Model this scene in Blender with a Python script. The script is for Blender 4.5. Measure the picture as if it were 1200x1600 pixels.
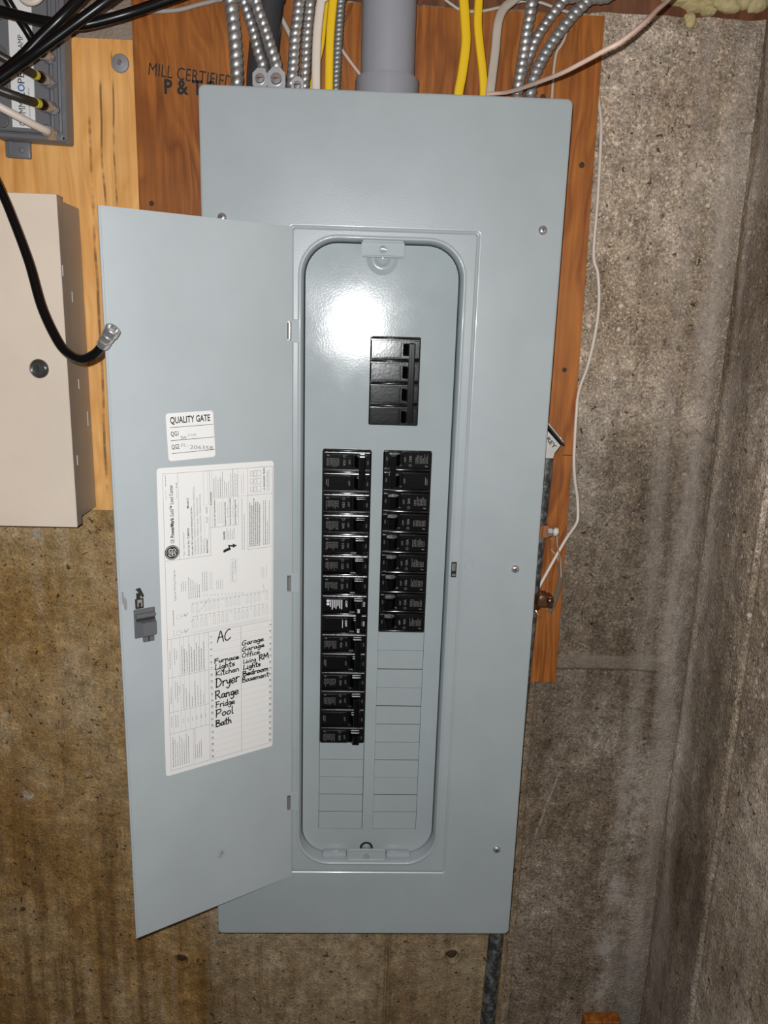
import bpy, bmesh, math, random
import numpy as np
from mathutils import Vector, Matrix
from mathutils.geometry import tessellate_polygon
random.seed(7)
for o in list(bpy.data.objects): bpy.data.objects.remove(o)
scene = bpy.context.scene
COL = scene.collection
ZUP = 1.80            # height of the panel's top edge above the basement floor; everything below is written with z = 0 there

# ------------------------------------------------------------------ camera
CAM = Vector((0.1739, -0.8814, -0.2432))
RW = ((0.9991667, -0.0287815, 0.0289403), (0.0215948, -0.2289038, -0.9732095), (0.0346350, 0.9730235, -0.2280915))
F = 1205.2
cd = bpy.data.cameras.new('camera'); cam = bpy.data.objects.new('camera', cd); COL.objects.link(cam)
cd.sensor_fit = 'VERTICAL'; cd.sensor_height = 36.0; cd.lens = 36.0 * F / 1600.0; cd.clip_start = 0.01; cd.clip_end = 50
m = Matrix.Identity(4)
for i in range(3):
    m[i][0] = RW[0][i]; m[i][1] = -RW[1][i]; m[i][2] = -RW[2][i]
m[0][3], m[1][3], m[2][3] = CAM.x, CAM.y, CAM.z + ZUP
cam.matrix_world = m
scene.camera = cam

# ------------------------------------------------------------------ light: dim basement + the phone's flash beside its lens
w = bpy.data.worlds.new('basement_air'); scene.world = w; w.use_nodes = True
w.node_tree.nodes['Background'].inputs[0].default_value = (1.0, 0.97, 0.93, 1); w.node_tree.nodes['Background'].inputs[1].default_value = 0.045
fl = bpy.data.lights.new('flash', 'POINT'); fl.energy = 29.0; fl.shadow_soft_size = 0.0025; fl.color = (0.975, 0.992, 1.0)
flo = bpy.data.objects.new('flash', fl); COL.objects.link(flo)
flo.location = (CAM.x - 0.011, CAM.y - 0.002, CAM.z + 0.013 + ZUP)
vs = scene.view_settings
vs.view_transform = 'Standard'; vs.look = 'None'; vs.gamma = 1.0; vs.exposure = 0.0; vs.use_curve_mapping = False

# ------------------------------------------------------------------ helpers
def ray(x, y):
    d = [(x - 600) / F, (y - 800) / F, 1.0]
    return Vector([sum(RW[k][i] * d[k] for k in range(3)) for i in range(3)])
def at(x, y, Y):
    d = ray(x, y); return CAM + d * ((Y - CAM.y) / d.y)
def P(x, y, Y): return tuple(at(x, y, Y))

class MB:
    def __init__(s): s.v = []; s.f = []; s.m = []
    def add(s, vs, fs, mi=0):
        b = len(s.v); s.v += [tuple(v) for v in vs]; s.f += [tuple(i + b for i in f) for f in fs]; s.m += [mi] * len(fs)
        return s
    def box(s, x0, x1, y0, y1, z0, z1, bev=0, mi=0, seg=1, M=None):
        bm = bmesh.new(); bmesh.ops.create_cube(bm, size=1)
        for v in bm.verts:
            v.co = Vector((x0 + (v.co.x + .5) * (x1 - x0), y0 + (v.co.y + .5) * (y1 - y0), z0 + (v.co.z + .5) * (z1 - z0)))
        if bev: bmesh.ops.bevel(bm, geom=bm.edges[:], offset=bev, segments=seg, profile=.5, affect='EDGES')
        bm.verts.index_update()
        vv = [(M @ v.co) if M else v.co.copy() for v in bm.verts]
        s.add(vv, [[v.index for v in f.verts] for f in bm.faces], mi); bm.free(); return s
    def loops(s, loops, mi=0, closed=True, cap0=False, cap1=False):
        n = len(loops[0]); vs = [p for l in loops for p in l]; fs = []
        for i in range(len(loops) - 1):
            for j in range(n if closed else n - 1):
                k = (j + 1) % n
                fs.append((i * n + j, i * n + k, (i + 1) * n + k, (i + 1) * n + j))
        if cap0: fs.append(tuple(range(n))[::-1])
        if cap1: fs.append(tuple((len(loops) - 1) * n + j for j in range(n)))
        return s.add(vs, fs, mi)
    def prism(s, poly, y0, y1, mi=0):      # polygon (x,z) extruded along y
        return s.loops([[(x, y0, z) for x, z in poly], [(x, y1, z) for x, z in poly]], mi, True, True, True)
    def plate(s, outer, holes, y0, y1, mi=0):   # sheet with holes, outline (x,z)
        ls = [outer] + holes
        tri = tessellate_polygon([[Vector((x, z, 0)) for x, z in l] for l in ls])
        flat = [p for l in ls for p in l]
        s.add([(x, y0, z) for x, z in flat], tri, mi)
        s.add([(x, y1, z) for x, z in flat], [t[::-1] for t in tri], mi)
        for l in ls: s.loops([[(x, y0, z) for x, z in l], [(x, y1, z) for x, z in l]], mi)
        return s
    def lathe(s, prof, org, axis, n=20, mi=0, cap=True):   # prof: (radius, along axis)
        a = Vector(axis).normalized(); t = Vector((0, 0, 1)) if abs(a.z) < .9 else Vector((1, 0, 0))
        u = a.cross(t).normalized(); w_ = a.cross(u); o = Vector(org)
        ls = [[tuple(o + a * h + (u * math.cos(2 * math.pi * k / n) + w_ * math.sin(2 * math.pi * k / n)) * r) for k in range(n)] for r, h in prof]
        return s.loops(ls, mi, True, cap, cap)
    def tube(s, pts, r, n=10, mi=0, sub=8, flat=None, armor=None):
        pts = smooth(pts, sub) if sub > 1 else [Vector(p) for p in pts]
        if armor:
            pitch, amp = armor; pts = resample(pts, pitch / 7.0); n = max(n, 14)
        ls = []; N = None; L = 0
        for i, p in enumerate(pts):
            t = (pts[min(i + 1, len(pts) - 1)] - pts[max(i - 1, 0)]).normalized()
            if i: L += (p - pts[i - 1]).length
            if flat:
                u = Vector((1, 0, 0)); u = (u - t * u.dot(t)).normalized(); v = t.cross(u)
            else:
                if N is None: N = t.orthogonal().normalized()
                N = (N - t * N.dot(t)).normalized(); u = N; v = t.cross(u)
            ring = []
            for k in range(n):
                a = 2 * math.pi * k / n
                if armor:
                    ph = (L / pitch - k / n) % 1.0
                    rr = r + amp * (abs(math.sin(math.pi * ph)) ** .42 - 1)
                    ring.append(tuple(p + (u * math.cos(a) + v * math.sin(a)) * rr))
                elif flat:
                    ring.append(tuple(p + u * math.copysign(abs(math.cos(a)) ** .6, math.cos(a)) * r + v * math.copysign(abs(math.sin(a)) ** .6, math.sin(a)) * flat))
                else: ring.append(tuple(p + (u * math.cos(a) + v * math.sin(a)) * r))
            ls.append(ring)
        return s.loops(ls, mi, True, True, True)
    def xform(s, M):
        s.v = [tuple(M @ Vector(v)) for v in s.v]; return s
    def join(s, o, dm=0):
        b = len(s.v); s.v += o.v; s.f += [tuple(i + b for i in f) for f in o.f]; s.m += [k + dm for k in o.m]; return s

def smooth(pts, sub):
    pts = [Vector(p) for p in pts]
    if len(pts) < 3: return [pts[0].lerp(pts[1], i / sub) for i in range(sub + 1)]
    e = [pts[0] * 2 - pts[1]] + pts + [pts[-1] * 2 - pts[-2]]; out = []
    for i in range(1, len(e) - 2):
        p0, p1, p2, p3 = e[i - 1:i + 3]
        for k in range(sub):
            t = k / sub
            out.append(.5 * ((2 * p1) + (p2 - p0) * t + (2 * p0 - 5 * p1 + 4 * p2 - p3) * t * t + (3 * p1 - p0 - 3 * p2 + p3) * t ** 3))
    return out + [pts[-1]]
def resample(pts, step):
    out = [pts[0]]; acc = 0
    for a, b in zip(pts, pts[1:]):
        d = (b - a).length
        if d < 1e-9: continue
        pos = step - acc
        while pos <= d: out.append(a.lerp(b, pos / d)); pos += step
        acc = d - (pos - step)
    return out
def rrect(x0, x1, z0, z1, r, n=8):
    c = [(x1 - r, z1 - r, 0), (x0 + r, z1 - r, 90), (x0 + r, z0 + r, 180), (x1 - r, z0 + r, 270)]; out = []
    for cx, cz, a0 in c:
        for k in range(n + 1):
            a = math.radians(a0 + 90 * k / n); out.append((cx + r * math.cos(a), cz + r * math.sin(a)))
    return out
def circ(cx, cz, r, n=20): return [(cx + r * math.cos(2 * math.pi * k / n), cz + r * math.sin(2 * math.pi * k / n)) for k in range(n)]

# ---- 2D print: text and strokes as flat faces in a plane (x,z)
_tc = {}
def text2d(s, bold=0.0):
    key = (s, bold)
    if key in _tc: return _tc[key]
    cu = bpy.data.curves.new('t', 'FONT'); cu.body = s; cu.size = 1; cu.resolution_u = 2; cu.offset = bold
    o = bpy.data.objects.new('t', cu); COL.objects.link(o)
    bpy.context.view_layer.update()
    ev = o.evaluated_get(bpy.context.evaluated_depsgraph_get()); me = ev.to_mesh()
    vs_ = [(v.co.x, v.co.y) for v in me.vertices]; fs = [tuple(p.vertices) for p in me.polygons]
    ev.to_mesh_clear(); bpy.data.objects.remove(o); bpy.data.curves.remove(cu)
    if not vs_: vs_ = [(0, 0), (1, 0), (0, 1)]
    xs = [v[0] for v in vs_]; x0, x1 = min(xs), max(xs)
    _tc[key] = ([(x - x0, y) for x, y in vs_], fs, x1 - x0)
    return _tc[key]
def put_text(mb, s, x, z, h, U, V, y, mi=0, length=None, bold=0.0, center=False):
    """h cap height; U reading direction, V letter-up direction, both in (x,z)"""
    vs_, fs, wd = text2d(s, bold); k = h / .73; kx = k if length is None else length / wd
    off = -wd * kx / 2 if center else 0
    mb.add([(x + U[0] * (px * kx + off) + V[0] * py * k, y, z + U[1] * (px * kx + off) + V[1] * py * k) for px, py in vs_], fs, mi)
def ribbon(mb, pts, wd, y, mi=0, disc=True):
    for (ax, az), (bx, bz) in zip(pts, pts[1:]):
        d = math.hypot(bx - ax, bz - az)
        if d < 1e-9: continue
        nx, nz = -(bz - az) / d * wd / 2, (bx - ax) / d * wd / 2
        mb.add([(ax + nx, y, az + nz), (bx + nx, y, bz + nz), (bx - nx, y, bz - nz), (ax - nx, y, az - nz)], [(0, 1, 2, 3)], mi)
    if disc:
        for (ax, az) in pts:
            mb.add([(ax + wd / 2 * math.cos(k * math.pi / 4), y, az + wd / 2 * math.sin(k * math.pi / 4)) for k in range(8)], [tuple(range(8))], mi)

# ---- objects
ORG = {}
def tag(o, label=None, cat=None, group=None, kind=None):
    if label: o['label'] = label
    if cat: o['category'] = cat
    if group: o['group'] = group
    if kind: o['kind'] = kind
    return o
def mesh_of(mb, mats, name, sm=35, off=(0, 0, 0)):
    me = bpy.data.meshes.new(name)
    me.from_pydata([(v[0] - off[0], v[1] - off[1], v[2] - off[2]) for v in mb.v], [], mb.f)
    for mt in (mats if isinstance(mats, (list, tuple)) else [mats]): me.materials.append(mt)
    if max(mb.m, default=0): me.polygons.foreach_set('material_index', mb.m)
    bm = bmesh.new(); bm.from_mesh(me); bmesh.ops.recalc_face_normals(bm, faces=bm.faces[:]); bm.to_mesh(me); bm.free()
    if sm:
        me.shade_smooth(); me.set_sharp_from_angle(angle=math.radians(sm))
    me.update(); return me
def obj(name, mb, mats, parent=None, sm=35, base=True):
    off = (0, 0, 0)
    if parent is not None: off = ORG.get(parent, (0, 0, 0))
    elif base:
        a = np.array(mb.v); lo, hi = a.min(0), a.max(0); off = (float((lo[0] + hi[0]) / 2), float((lo[1] + hi[1]) / 2), float(lo[2]))
    o = bpy.data.objects.new(name, mesh_of(mb, mats, name, sm, off)); COL.objects.link(o)
    if parent is not None: o.parent = parent; ORG[o] = off
    else: o.location = off; ORG[o] = off
    return o
def thing(name, loc, label, cat, group=None):
    o = bpy.data.objects.new(name, None); COL.objects.link(o); o.location = loc; o.empty_display_size = .02
    ORG[o] = tuple(loc); return tag(o, label, cat, group)

# ------------------------------------------------------------------ materials
class NT:
    def __init__(s, name):
        s.mat = bpy.data.materials.new(name); s.mat.use_nodes = True; s.t = s.mat.node_tree
        s.b = s.t.nodes['Principled BSDF']; s.co = s.t.nodes.new('ShaderNodeTexCoord').outputs['Object']
    def n(s, ty, ins=None, **at_):
        nd = s.t.nodes.new('ShaderNode' + ty)
        for k, v in at_.items(): setattr(nd, k, v)
        for k, v in (ins or {}).items():
            if isinstance(v, bpy.types.NodeSocket): s.t.links.new(v, nd.inputs[k])
            else: nd.inputs[k].default_value = v
        return nd
    def map(s, scale=(1, 1, 1), loc=(0, 0, 0)): return s.n('Mapping', {0: s.co, 'Scale': scale, 'Location': loc}).outputs[0]
    def noise(s, scale, det=4, rough=.5, vec=None, dist=0): return s.n('TexNoise', {'Vector': vec or s.co, 'Scale': scale, 'Detail': det, 'Roughness': rough, 'Distortion': dist}).outputs['Fac']
    def ramp(s, fac, stops, interp='LINEAR'):
        nd = s.n('ValToRGB', {0: fac}); r = nd.color_ramp; r.interpolation = interp
        while len(r.elements) < len(stops): r.elements.new(.5)
        for e, (p, c) in zip(r.elements, stops):
            e.position = p; e.color = (c, c, c, 1) if isinstance(c, (int, float)) else (*c, 1)
        return nd.outputs[0]
    def mix(s, f, a, b, mode='MIX'):
        nd = s.n('Mix', data_type='RGBA', blend_type=mode)
        for sock, v in ((nd.inputs[0], f), (nd.inputs[6], a), (nd.inputs[7], b)):
            if isinstance(v, bpy.types.NodeSocket): s.t.links.new(v, sock)
            else: sock.default_value = (*v, 1) if isinstance(v, tuple) else v
        return nd.outputs[2]
    def m(s, op, a, b=0.0, c=None, clamp=False):
        nd = s.n('Math', operation=op, use_clamp=clamp)
        for i, v in enumerate((a, b, c)):
            if v is None: continue
            if isinstance(v, bpy.types.NodeSocket): s.t.links.new(v, nd.inputs[i])
            else: nd.inputs[i].default_value = v
        return nd.outputs[0]
    def xyz(s): return s.n('SeparateXYZ', {0: s.co}).outputs
    def band(s, v, c, wd, soft):      # 1 near c, falling over soft outside half width wd
        d = s.m('ABSOLUTE', s.m('SUBTRACT', v, c))
        return s.m('SUBTRACT', 1.0, s.m('DIVIDE', s.m('SUBTRACT', d, wd), soft), clamp=True)
    def step(s, v, a, b): return s.n('MapRange', {0: v, 1: a, 2: b, 3: 0.0, 4: 1.0}, interpolation_type='SMOOTHSTEP').outputs[0]
    def out(s, col=None, rough=None, metal=None, bump=None, bstr=.2, bdist=.001, spec=None, **kw):
        I = s.b.inputs
        def st(k, v):
            if v is None: return
            if isinstance(v, bpy.types.NodeSocket): s.t.links.new(v, I[k])
            else: I[k].default_value = (*v, 1) if isinstance(v, tuple) and len(v) == 3 else v
        st('Base Color', col); st('Roughness', rough); st('Metallic', metal); st('Specular IOR Level', spec)
        for k, v in kw.items(): st(k.replace('_', ' '), v)
        if bump is not None:
            bn = s.n('Bump', {'Height': bump, 'Strength': bstr, 'Distance': bdist}); s.t.links.new(bn.outputs[0], I['Normal'])
        return s.mat
def flat(name, col, rough=.5, metal=0, spec=None, nz=0, **kw):
    t = NT(name); c = col
    if nz:
        c = t.mix(t.noise(60, 4, .6), tuple(x * (1 - nz) for x in col), tuple(min(1, x * (1 + nz)) for x in col))
    return t.out(c, rough, metal, spec=spec, **kw)

def mk_paint(name, col, rough, peel, smudge=False, coat=0.0):
    t = NT(name)
    c = t.mix(t.ramp(t.noise(9, 5, .6), [(.35, 0), (.7, 1)]), tuple(x * .95 for x in col), tuple(x * 1.04 for x in col))
    if smudge:
        x, y, z = t.xyz()
        d = t.m('ADD', t.m('POWER', t.m('MULTIPLY', t.m('SUBTRACT', x, -.096), 190.0), 2.0), t.m('POWER', t.m('MULTIPLY', t.m('SUBTRACT', z, -.8726), 130.0), 2.0))
        k = t.m('MULTIPLY', t.m('SUBTRACT', 1.0, d, clamp=True), t.ramp(t.noise(260, 3), [(.38, 0), (.7, .8)]))
        c = t.mix(k, c, (.09, .08, .06))
    rg = t.m('MULTIPLY_ADD', t.noise(14, 4, .65), .16, rough - .08)
    return t.out(c, rg, 0, t.noise(520, 2, .5), peel, .0006, spec=.5, Coat_Weight=coat, Coat_Roughness=.08)
PAINT = mk_paint('grey_enamel', (.345, .388, .402), .34, .10, coat=.15)
PAINT_TAB = mk_paint('grey_enamel_matt', (.345, .388, .402), .60, .10)
PAINT_IN = mk_paint('grey_enamel_deadfront', (.340, .384, .396), .125, .06)
PAINT_DOOR = mk_paint('grey_enamel_door', (.405, .452, .472), .36, .10, True, coat=.15)
BEIGE = mk_paint('beige_enamel', (.80, .68, .56), .4, .12)
BEIGE_SIDE = mk_paint('beige_enamel_shaded', (.38, .32, .265), .4, .1)  # darker copy of the beige: shade on sides and lips put into the colour
t = NT('black_breaker_plastic'); BLACK = t.out((.0045, .0045, .005), .17, 0, t.noise(240, 3, .6), .10, .0006, spec=.5)
BLACK_TOG = flat('black_toggle_plastic', (.002, .002, .0022), .16, spec=.4)
PRINT_DIM = flat('grey_breaker_print', (.11, .11, .105), .6)
PRINT_WHITE = flat('white_breaker_print', (.62, .63, .68), .6)
PRINT_TAN = flat('tan_breaker_print', (.25, .22, .14), .6)
PAPER = flat('white_label_paper', (.78, .78, .77), .5, spec=.3)
INK = flat('black_ink', (.012, .012, .012), .6)
INK_GREY = flat('grey_print_ink', (.20, .20, .20), .6)
INK_LIGHT = flat('light_grey_print_ink', (.42, .42, .42), .6)
MARKER = flat('black_marker', (.006, .006, .007), .5)
CHROME = flat('bright_zinc', (.66, .67, .68), .22, .85, nz=.15)
STEEL = flat('zinc_fitting', (.46, .48, .50), .38, .65, nz=.2)
t = NT('galvanised_armor'); GALV = t.out(t.mix(t.noise(70, 4, .6), (.40, .41, .41), (.66, .67, .67)), t.ramp(t.noise(50, 3), [(.3, .30), (.7, .5)]), .85)
t = NT('grey_armor_dull'); GALV2 = t.out(t.mix(t.noise(70, 4, .6), (.24, .25, .245), (.42, .43, .42)), .45, .65)
t = NT('weathered_conduit'); k = t.ramp(t.noise(90, 5, .7), [(.45, 0), (.62, 1)])
CONDUIT = t.out(t.mix(k, (.075, .085, .09), (.36, .38, .39)), .5, .7, t.noise(200, 3), .2, .0005)
PVC = flat('grey_pvc', (.285, .292, .325), .42, nz=.06)
DARKPIPE = flat('dark_grey_pipe', (.045, .048, .052), .28, nz=.1)
YELLOW = flat('yellow_jacket', (.78, .50, .012), .38)
WHITE = flat('cream_jacket', (.66, .58, .50), .45, nz=.06)
WHITE2 = flat('dull_white_jacket', (.50, .45, .38), .5, nz=.1)
PINK = flat('pinkish_wire_jacket', (.60, .43, .35), .5, nz=.12)
GREYC = flat('grey_jacket', (.36, .33, .30), .5)
COAX = flat('black_coax_jacket', (.0045, .0045, .005), .28, spec=.3)
CONN = flat('nickel_connector', (.42, .43, .45), .25, .6, nz=.2)
COAXB = flat('brown_black_coax_jacket', (.030, .026, .018), .4)
BAND = flat('yellow_marker_band', (.55, .47, .04), .5)
COPPER = flat('bare_copper', (.72, .36, .18), .3, 1.0)
BRONZE = flat('dark_bronze_clamp', (.20, .11, .06), .35, .9, nz=.4)
STRAP = flat('copper_strap', (.34, .14, .06), .5, .4, nz=.2)
ALU = flat('cast_aluminium', (.56, .55, .54), .42, .8, nz=.15)
RUST = flat('rusty_tie', (.055, .028, .014), .8, nz=.6)
AMPG = flat('amp_grey_casting', (.155, .158, .17), .42, nz=.06)
AMPD = flat('amp_grey_cap', (.115, .117, .125), .5)
LATCHG = flat('latch_grey_plastic', (.115, .12, .13), .42)
LATCHD = flat('latch_dark', (.02, .018, .017), .5)
TAPE = flat('dark_tape', (.10, .085, .065), .6)
BLUE = flat('blue_print', (.03, .16, .45), .5)
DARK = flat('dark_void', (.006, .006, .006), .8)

def mk_wood(name, a, b, c, cracks, sc=1.0, gr=1.0):
    t = NT(name); x, y, z = t.xyz()
    warp = t.noise(2.2, 3, .5, t.map((3 * sc, 3, 1.1)))
    v = t.n('CombineXYZ', {0: t.m('MULTIPLY_ADD', warp, .20, x), 1: y, 2: t.m('MULTIPLY', z, .11)}).outputs[0]
    g1 = t.noise(20 * sc, 3, .55, v); g2 = t.noise(150, 3, .6, t.map((1, 1, .035)))
    col = t.ramp(g1, [(.28, b), (.40, a), (.455, b), (.50, a), (.555, b), (.59, a), (.63, b), (.74, c)])
    col = t.mix(t.ramp(g2, [(.36, .45 * gr), (.60, 0)]), col, tuple(q * .42 for q in b)); col = t.mix(t.ramp(t.noise(60, 5, .65, t.map((1, 1, .03), (4, 0, 2))), [(.34, .40 * gr), (.52, 0)]), col, tuple(q * .55 for q in b))
    col = t.mix(t.ramp(t.noise(7, 4, .6), [(.40, 0), (.75, .4)]), col, c)
    for cx, z0, z1, wd in cracks:
        xx = t.m('MULTIPLY_ADD', t.m('SUBTRACT', t.noise(9, 2, .5, t.map((.3, 1, 1), (cx * 7, 0, 0))), .5), .010, x)
        k = t.m('MULTIPLY', t.band(xx, cx, wd, .0008), t.band(z, (z0 + z1) / 2, (z1 - z0) / 2, .01))
        k = t.m('MULTIPLY', k, t.ramp(t.noise(14, 3, .6, t.map((.1, 1, 2.2), (cx * 31, 0, 0))), [(.38, 0), (.58, .75)]))
        col = t.mix(k, col, (.11, .05, .018))
    return t.out(col, .55, 0, g2, .25, .0008, spec=.35)
PLYD = mk_wood('brown_plywood', (.42, .136, .022), (.225, .060, .009), (.57, .215, .042), [])
PLYL = mk_wood('honey_plywood', (.92, .48, .155), (.76, .345, .085), (.97, .62, .265), [(-.147, -.45, -.02, .0012), (-.131, -.2, .02, .0009), (-.17, -.48, -.2, .001), (-.118, -.1, .05, .0006)], .8, .6)
SILL = mk_wood('sill_wood', (.22, .075, .032), (.13, .042, .018), (.30, .16, .09), [])

def mk_concrete(name, side):
    t = NT(name); x, y, z = t.xyz()
    streak = t.noise(75, 5, .65, t.map((1, 1, .06))); blotch = t.noise(6.5, 6, .68, t.map((1, 1, .6))); mott = t.noise(42, 6, .78); fine = t.noise(310, 3, .7); patch = t.noise(15, 6, .7, t.map((1, 1, .7), (2, 5, 3)))
    wl = t.ramp(blotch, [(.33, (.120, .062, .014)), (.46, (.200, .118, .042)), (.58, (.245, .165, .080)), (.70, (.285, .215, .130))])
    wm = t.ramp(blotch, [(.33, (.120, .075, .032)), (.48, (.185, .132, .076)), (.66, (.255, .198, .130))])
    wr = t.ramp(blotch, [(.33, (.088, .064, .042)), (.48, (.140, .108, .078)), (.58, (.185, .150, .116)), (.70, (.250, .212, .172))])
    if side: c = wr
    else:
        c = t.mix(t.step(x, -.046, -.036), wl, wm)
        c = t.mix(t.step(x, .405, .440), c, wr)
    c = t.mix(t.ramp(streak, [(.52, 0), (.74, .35)]), c, (.28, .225, .165))
    c = t.mix(t.ramp(streak, [(.28, .55), (.44, 0)]), c, (.070, .044, .022))
    if not side:   # runs of brown stain low on the left
        run = t.m('MULTIPLY', t.ramp(t.noise(34, 4, .6, t.map((1, 1, .05), (3, 0, 0))), [(.46, 0), (.60, .70)]), t.m('MULTIPLY', t.step(z, -.80, -1.02), t.step(x, .06, -.10)))
        c = t.mix(run, c, (.080, .040, .010))
        och = t.m('MULTIPLY', t.ramp(patch, [(.48, 0), (.64, .5)]), t.m('MULTIPLY', t.band(z, -.90, .10, .16), t.step(x, .02, -.06)))
        c = t.mix(och, c, (.150, .080, .020))
        gp = t.m('MULTIPLY', t.ramp(t.noise(13, 5, .65, t.map((1, 1, .8), (9, 2, 0))), [(.63, 0), (.68, .75)]), t.step(x, .2, 0))
        c = t.mix(gp, c, (.27, .225, .185))
    # sandy mottling, pits
    c = t.mix(1.0, c, t.ramp(mott, [(.28, .60), (.44, 1.15), (.56, 1.50), (.72, 2.3)]), 'MULTIPLY')
    fr = t.ramp(fine, [(.27, .30), (.43, .92), (.57, 1.25), (.73, 2.4)])
    if not side: fr = t.mix(t.step(x, .405, .440), t.ramp(fine, [(.27, .55), (.43, .96), (.57, 1.14), (.73, 1.6)]), fr)
    c = t.mix(1.0, c, fr, 'MULTIPLY')
    c = t.mix(t.ramp(t.noise(120, 3, .6, None, .6), [(.315, .9), (.375, 0)]), c, (.038, .022, .010))
    # pale grit and pebbles
    area = t.step(z, -1.0, -.55) if side else t.m('MULTIPLY', t.step(x, .36, .47), t.step(z, -1.0, -.45))
    g = t.m('MULTIPLY', t.ramp(t.noise(330, 3, .6, t.map((1, 1, 1), (7, 1, 1))), [(.585, 0), (.65, .8)]), t.ramp(patch, [(.36, .25), (.56, 1)]))
    c = t.mix(t.m('MULTIPLY', g, area), c, (.50, .44, .37))
    vz = t.n('TexVoronoi', {'Vector': t.n('VectorMath', {0: t.co, 1: t.n('VectorMath', {0: t.n('TexNoise', {'Vector': t.co, 'Scale': 120.0}).outputs['Color'], 'Scale': .006}, operation='SCALE').outputs[0]}, operation='ADD').outputs[0], 'Scale': 75.0, 'Randomness': 1.0})
    peb = t.m('MULTIPLY', t.ramp(vz.outputs['Distance'], [(.16, 1), (.24, 0)]), t.ramp(t.n('SeparateColor', {0: vz.outputs['Color']}).outputs[0], [(.80, 0), (.82, .85)]))
    c = t.mix(t.m('MULTIPLY', peb, area), c, (.46, .40, .34))
    # efflorescence: chalky deposit along the corner and down low
    if side:
        e = t.m('MULTIPLY', t.band(t.m('MULTIPLY_ADD', t.noise(4, 3, .5, t.map((1, 1, .8))), .10, y), .118, .006, .022), t.ramp(t.noise(25, 5, .65, t.map((1, 1, .2))), [(.36, 0), (.62, .8)]))
        e2 = t.m('MULTIPLY', t.ramp(t.noise(12, 6, .7, t.map((1, 1, .35), (4, 4, 1))), [(.54, 0), (.70, .65)]), t.step(z, -.5, -1.0))
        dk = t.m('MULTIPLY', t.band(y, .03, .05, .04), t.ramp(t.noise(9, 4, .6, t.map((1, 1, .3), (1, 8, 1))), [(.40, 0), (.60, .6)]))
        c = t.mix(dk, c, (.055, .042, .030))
    else:
        e = t.m('MULTIPLY', t.m('ADD', t.band(t.m('MULTIPLY_ADD', t.noise(3, 3, .5, t.map((1, 1, .8))), .03, x), .636, .006, .018), t.m('MULTIPLY', t.band(t.m('MULTIPLY_ADD', t.noise(3, 3, .5, t.map((1, 1, .8), (5, 5, 5))), .03, x), .592, .003, .014), .45)), t.ramp(t.noise(25, 6, .7, t.map((1, 1, .15))), [(.34, .15), (.58, .85)]))
        wz = t.m('MULTIPLY_ADD', t.noise(5, 3, .5), .05, x)
        e2 = t.m('MULTIPLY', t.m('MULTIPLY', t.band(t.m('MULTIPLY_ADD', z, -.05, wz), .662, .008, .018), t.ramp(t.noise(38, 6, .75, t.map((1, 1, .5))), [(.45, 0), (.56, .9)])), t.step(z, -.74, -.95))
        gy = t.m('MULTIPLY', t.m('MULTIPLY', t.band(x, .612, .014, .02), t.step(z, -1.08, -1.2)), t.ramp(t.noise(20, 5, .7), [(.35, 0), (.6, .7)]))
        c = t.mix(gy, c, (.12, .115, .115))
        sc = t.m('MULTIPLY', t.band(t.m('MULTIPLY_ADD', z, -.26, x), .700, .0004, .0022), t.m('MULTIPLY', t.band(z, -.915, .050, .01), t.ramp(t.noise(90, 4, .7), [(.4, 0), (.5, .8)])))
        c = t.mix(sc, c, (.34, .31, .27))
    # paler, stonier upper pour; browner below
    if side: k = 1.65
    else:
        zn = t.m('MULTIPLY_ADD', t.noise(7, 4, .6), .22, z)
        kr = t.m('ADD', t.m('MULTIPLY_ADD', t.step(zn, -.34, -.12), 1.0, .92), t.m('MULTIPLY', t.step(zn, -.66, -.86), .35))
        rt = t.step(x, .405, .440); k = t.m('ADD', t.m('MULTIPLY', kr, rt), t.m('MULTIPLY', t.m('SUBTRACT', 1.0, rt), 1.40))
    c = t.n('VectorMath', {0: c, 'Scale': k}, operation='SCALE').outputs[0]
    if not side:
        bd = t.m('MULTIPLY', t.m('MULTIPLY', t.band(z, -.687, .0095, .002), t.m('MULTIPLY', t.step(x, .44, .45), t.step(x, .612, .59))), t.ramp(mott, [(.3, .2), (.6, .75)]))
        c = t.mix(bd, c, (.26, .215, .165))
        up = t.m('MULTIPLY', t.step(z, .0, .06), t.step(x, 0, -.05)); c = t.mix(t.m('MULTIPLY', up, .8), c, (.34, .29, .25))
    brk = t.ramp(t.noise(130, 4, .7), [(.40, .15), (.55, 1)])
    c = t.mix(t.m('MULTIPLY', e, t.ramp(brk, [(.15, .65), (1, 1)])), c, (.50, .43, .37)); c = t.mix(t.m('MULTIPLY', e2, brk), c, (.52, .475, .42))
    bm_ = t.m('ADD', t.m('MULTIPLY', fine, .6), t.m('ADD', t.m('MULTIPLY', t.noise(420, 3, .6), .35), t.m('MULTIPLY', mott, .8)))
    return t.out(c, .88, 0, bm_, .8, .006, spec=.25)
CONC = mk_concrete('old_concrete', False)
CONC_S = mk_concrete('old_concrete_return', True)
t = NT('floor_concrete'); FLOORM = t.out(t.mix(t.noise(4, 6, .6), (.16, .14, .12), (.28, .25, .22)), .85, 0, t.noise(120, 4), .3, .002)
t = NT('spray_foam'); FOAM = t.out(t.mix(t.noise(40, 4), (.42, .33, .14), (.62, .52, .28)), .7, 0, t.noise(90, 4), .6, .004)

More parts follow.
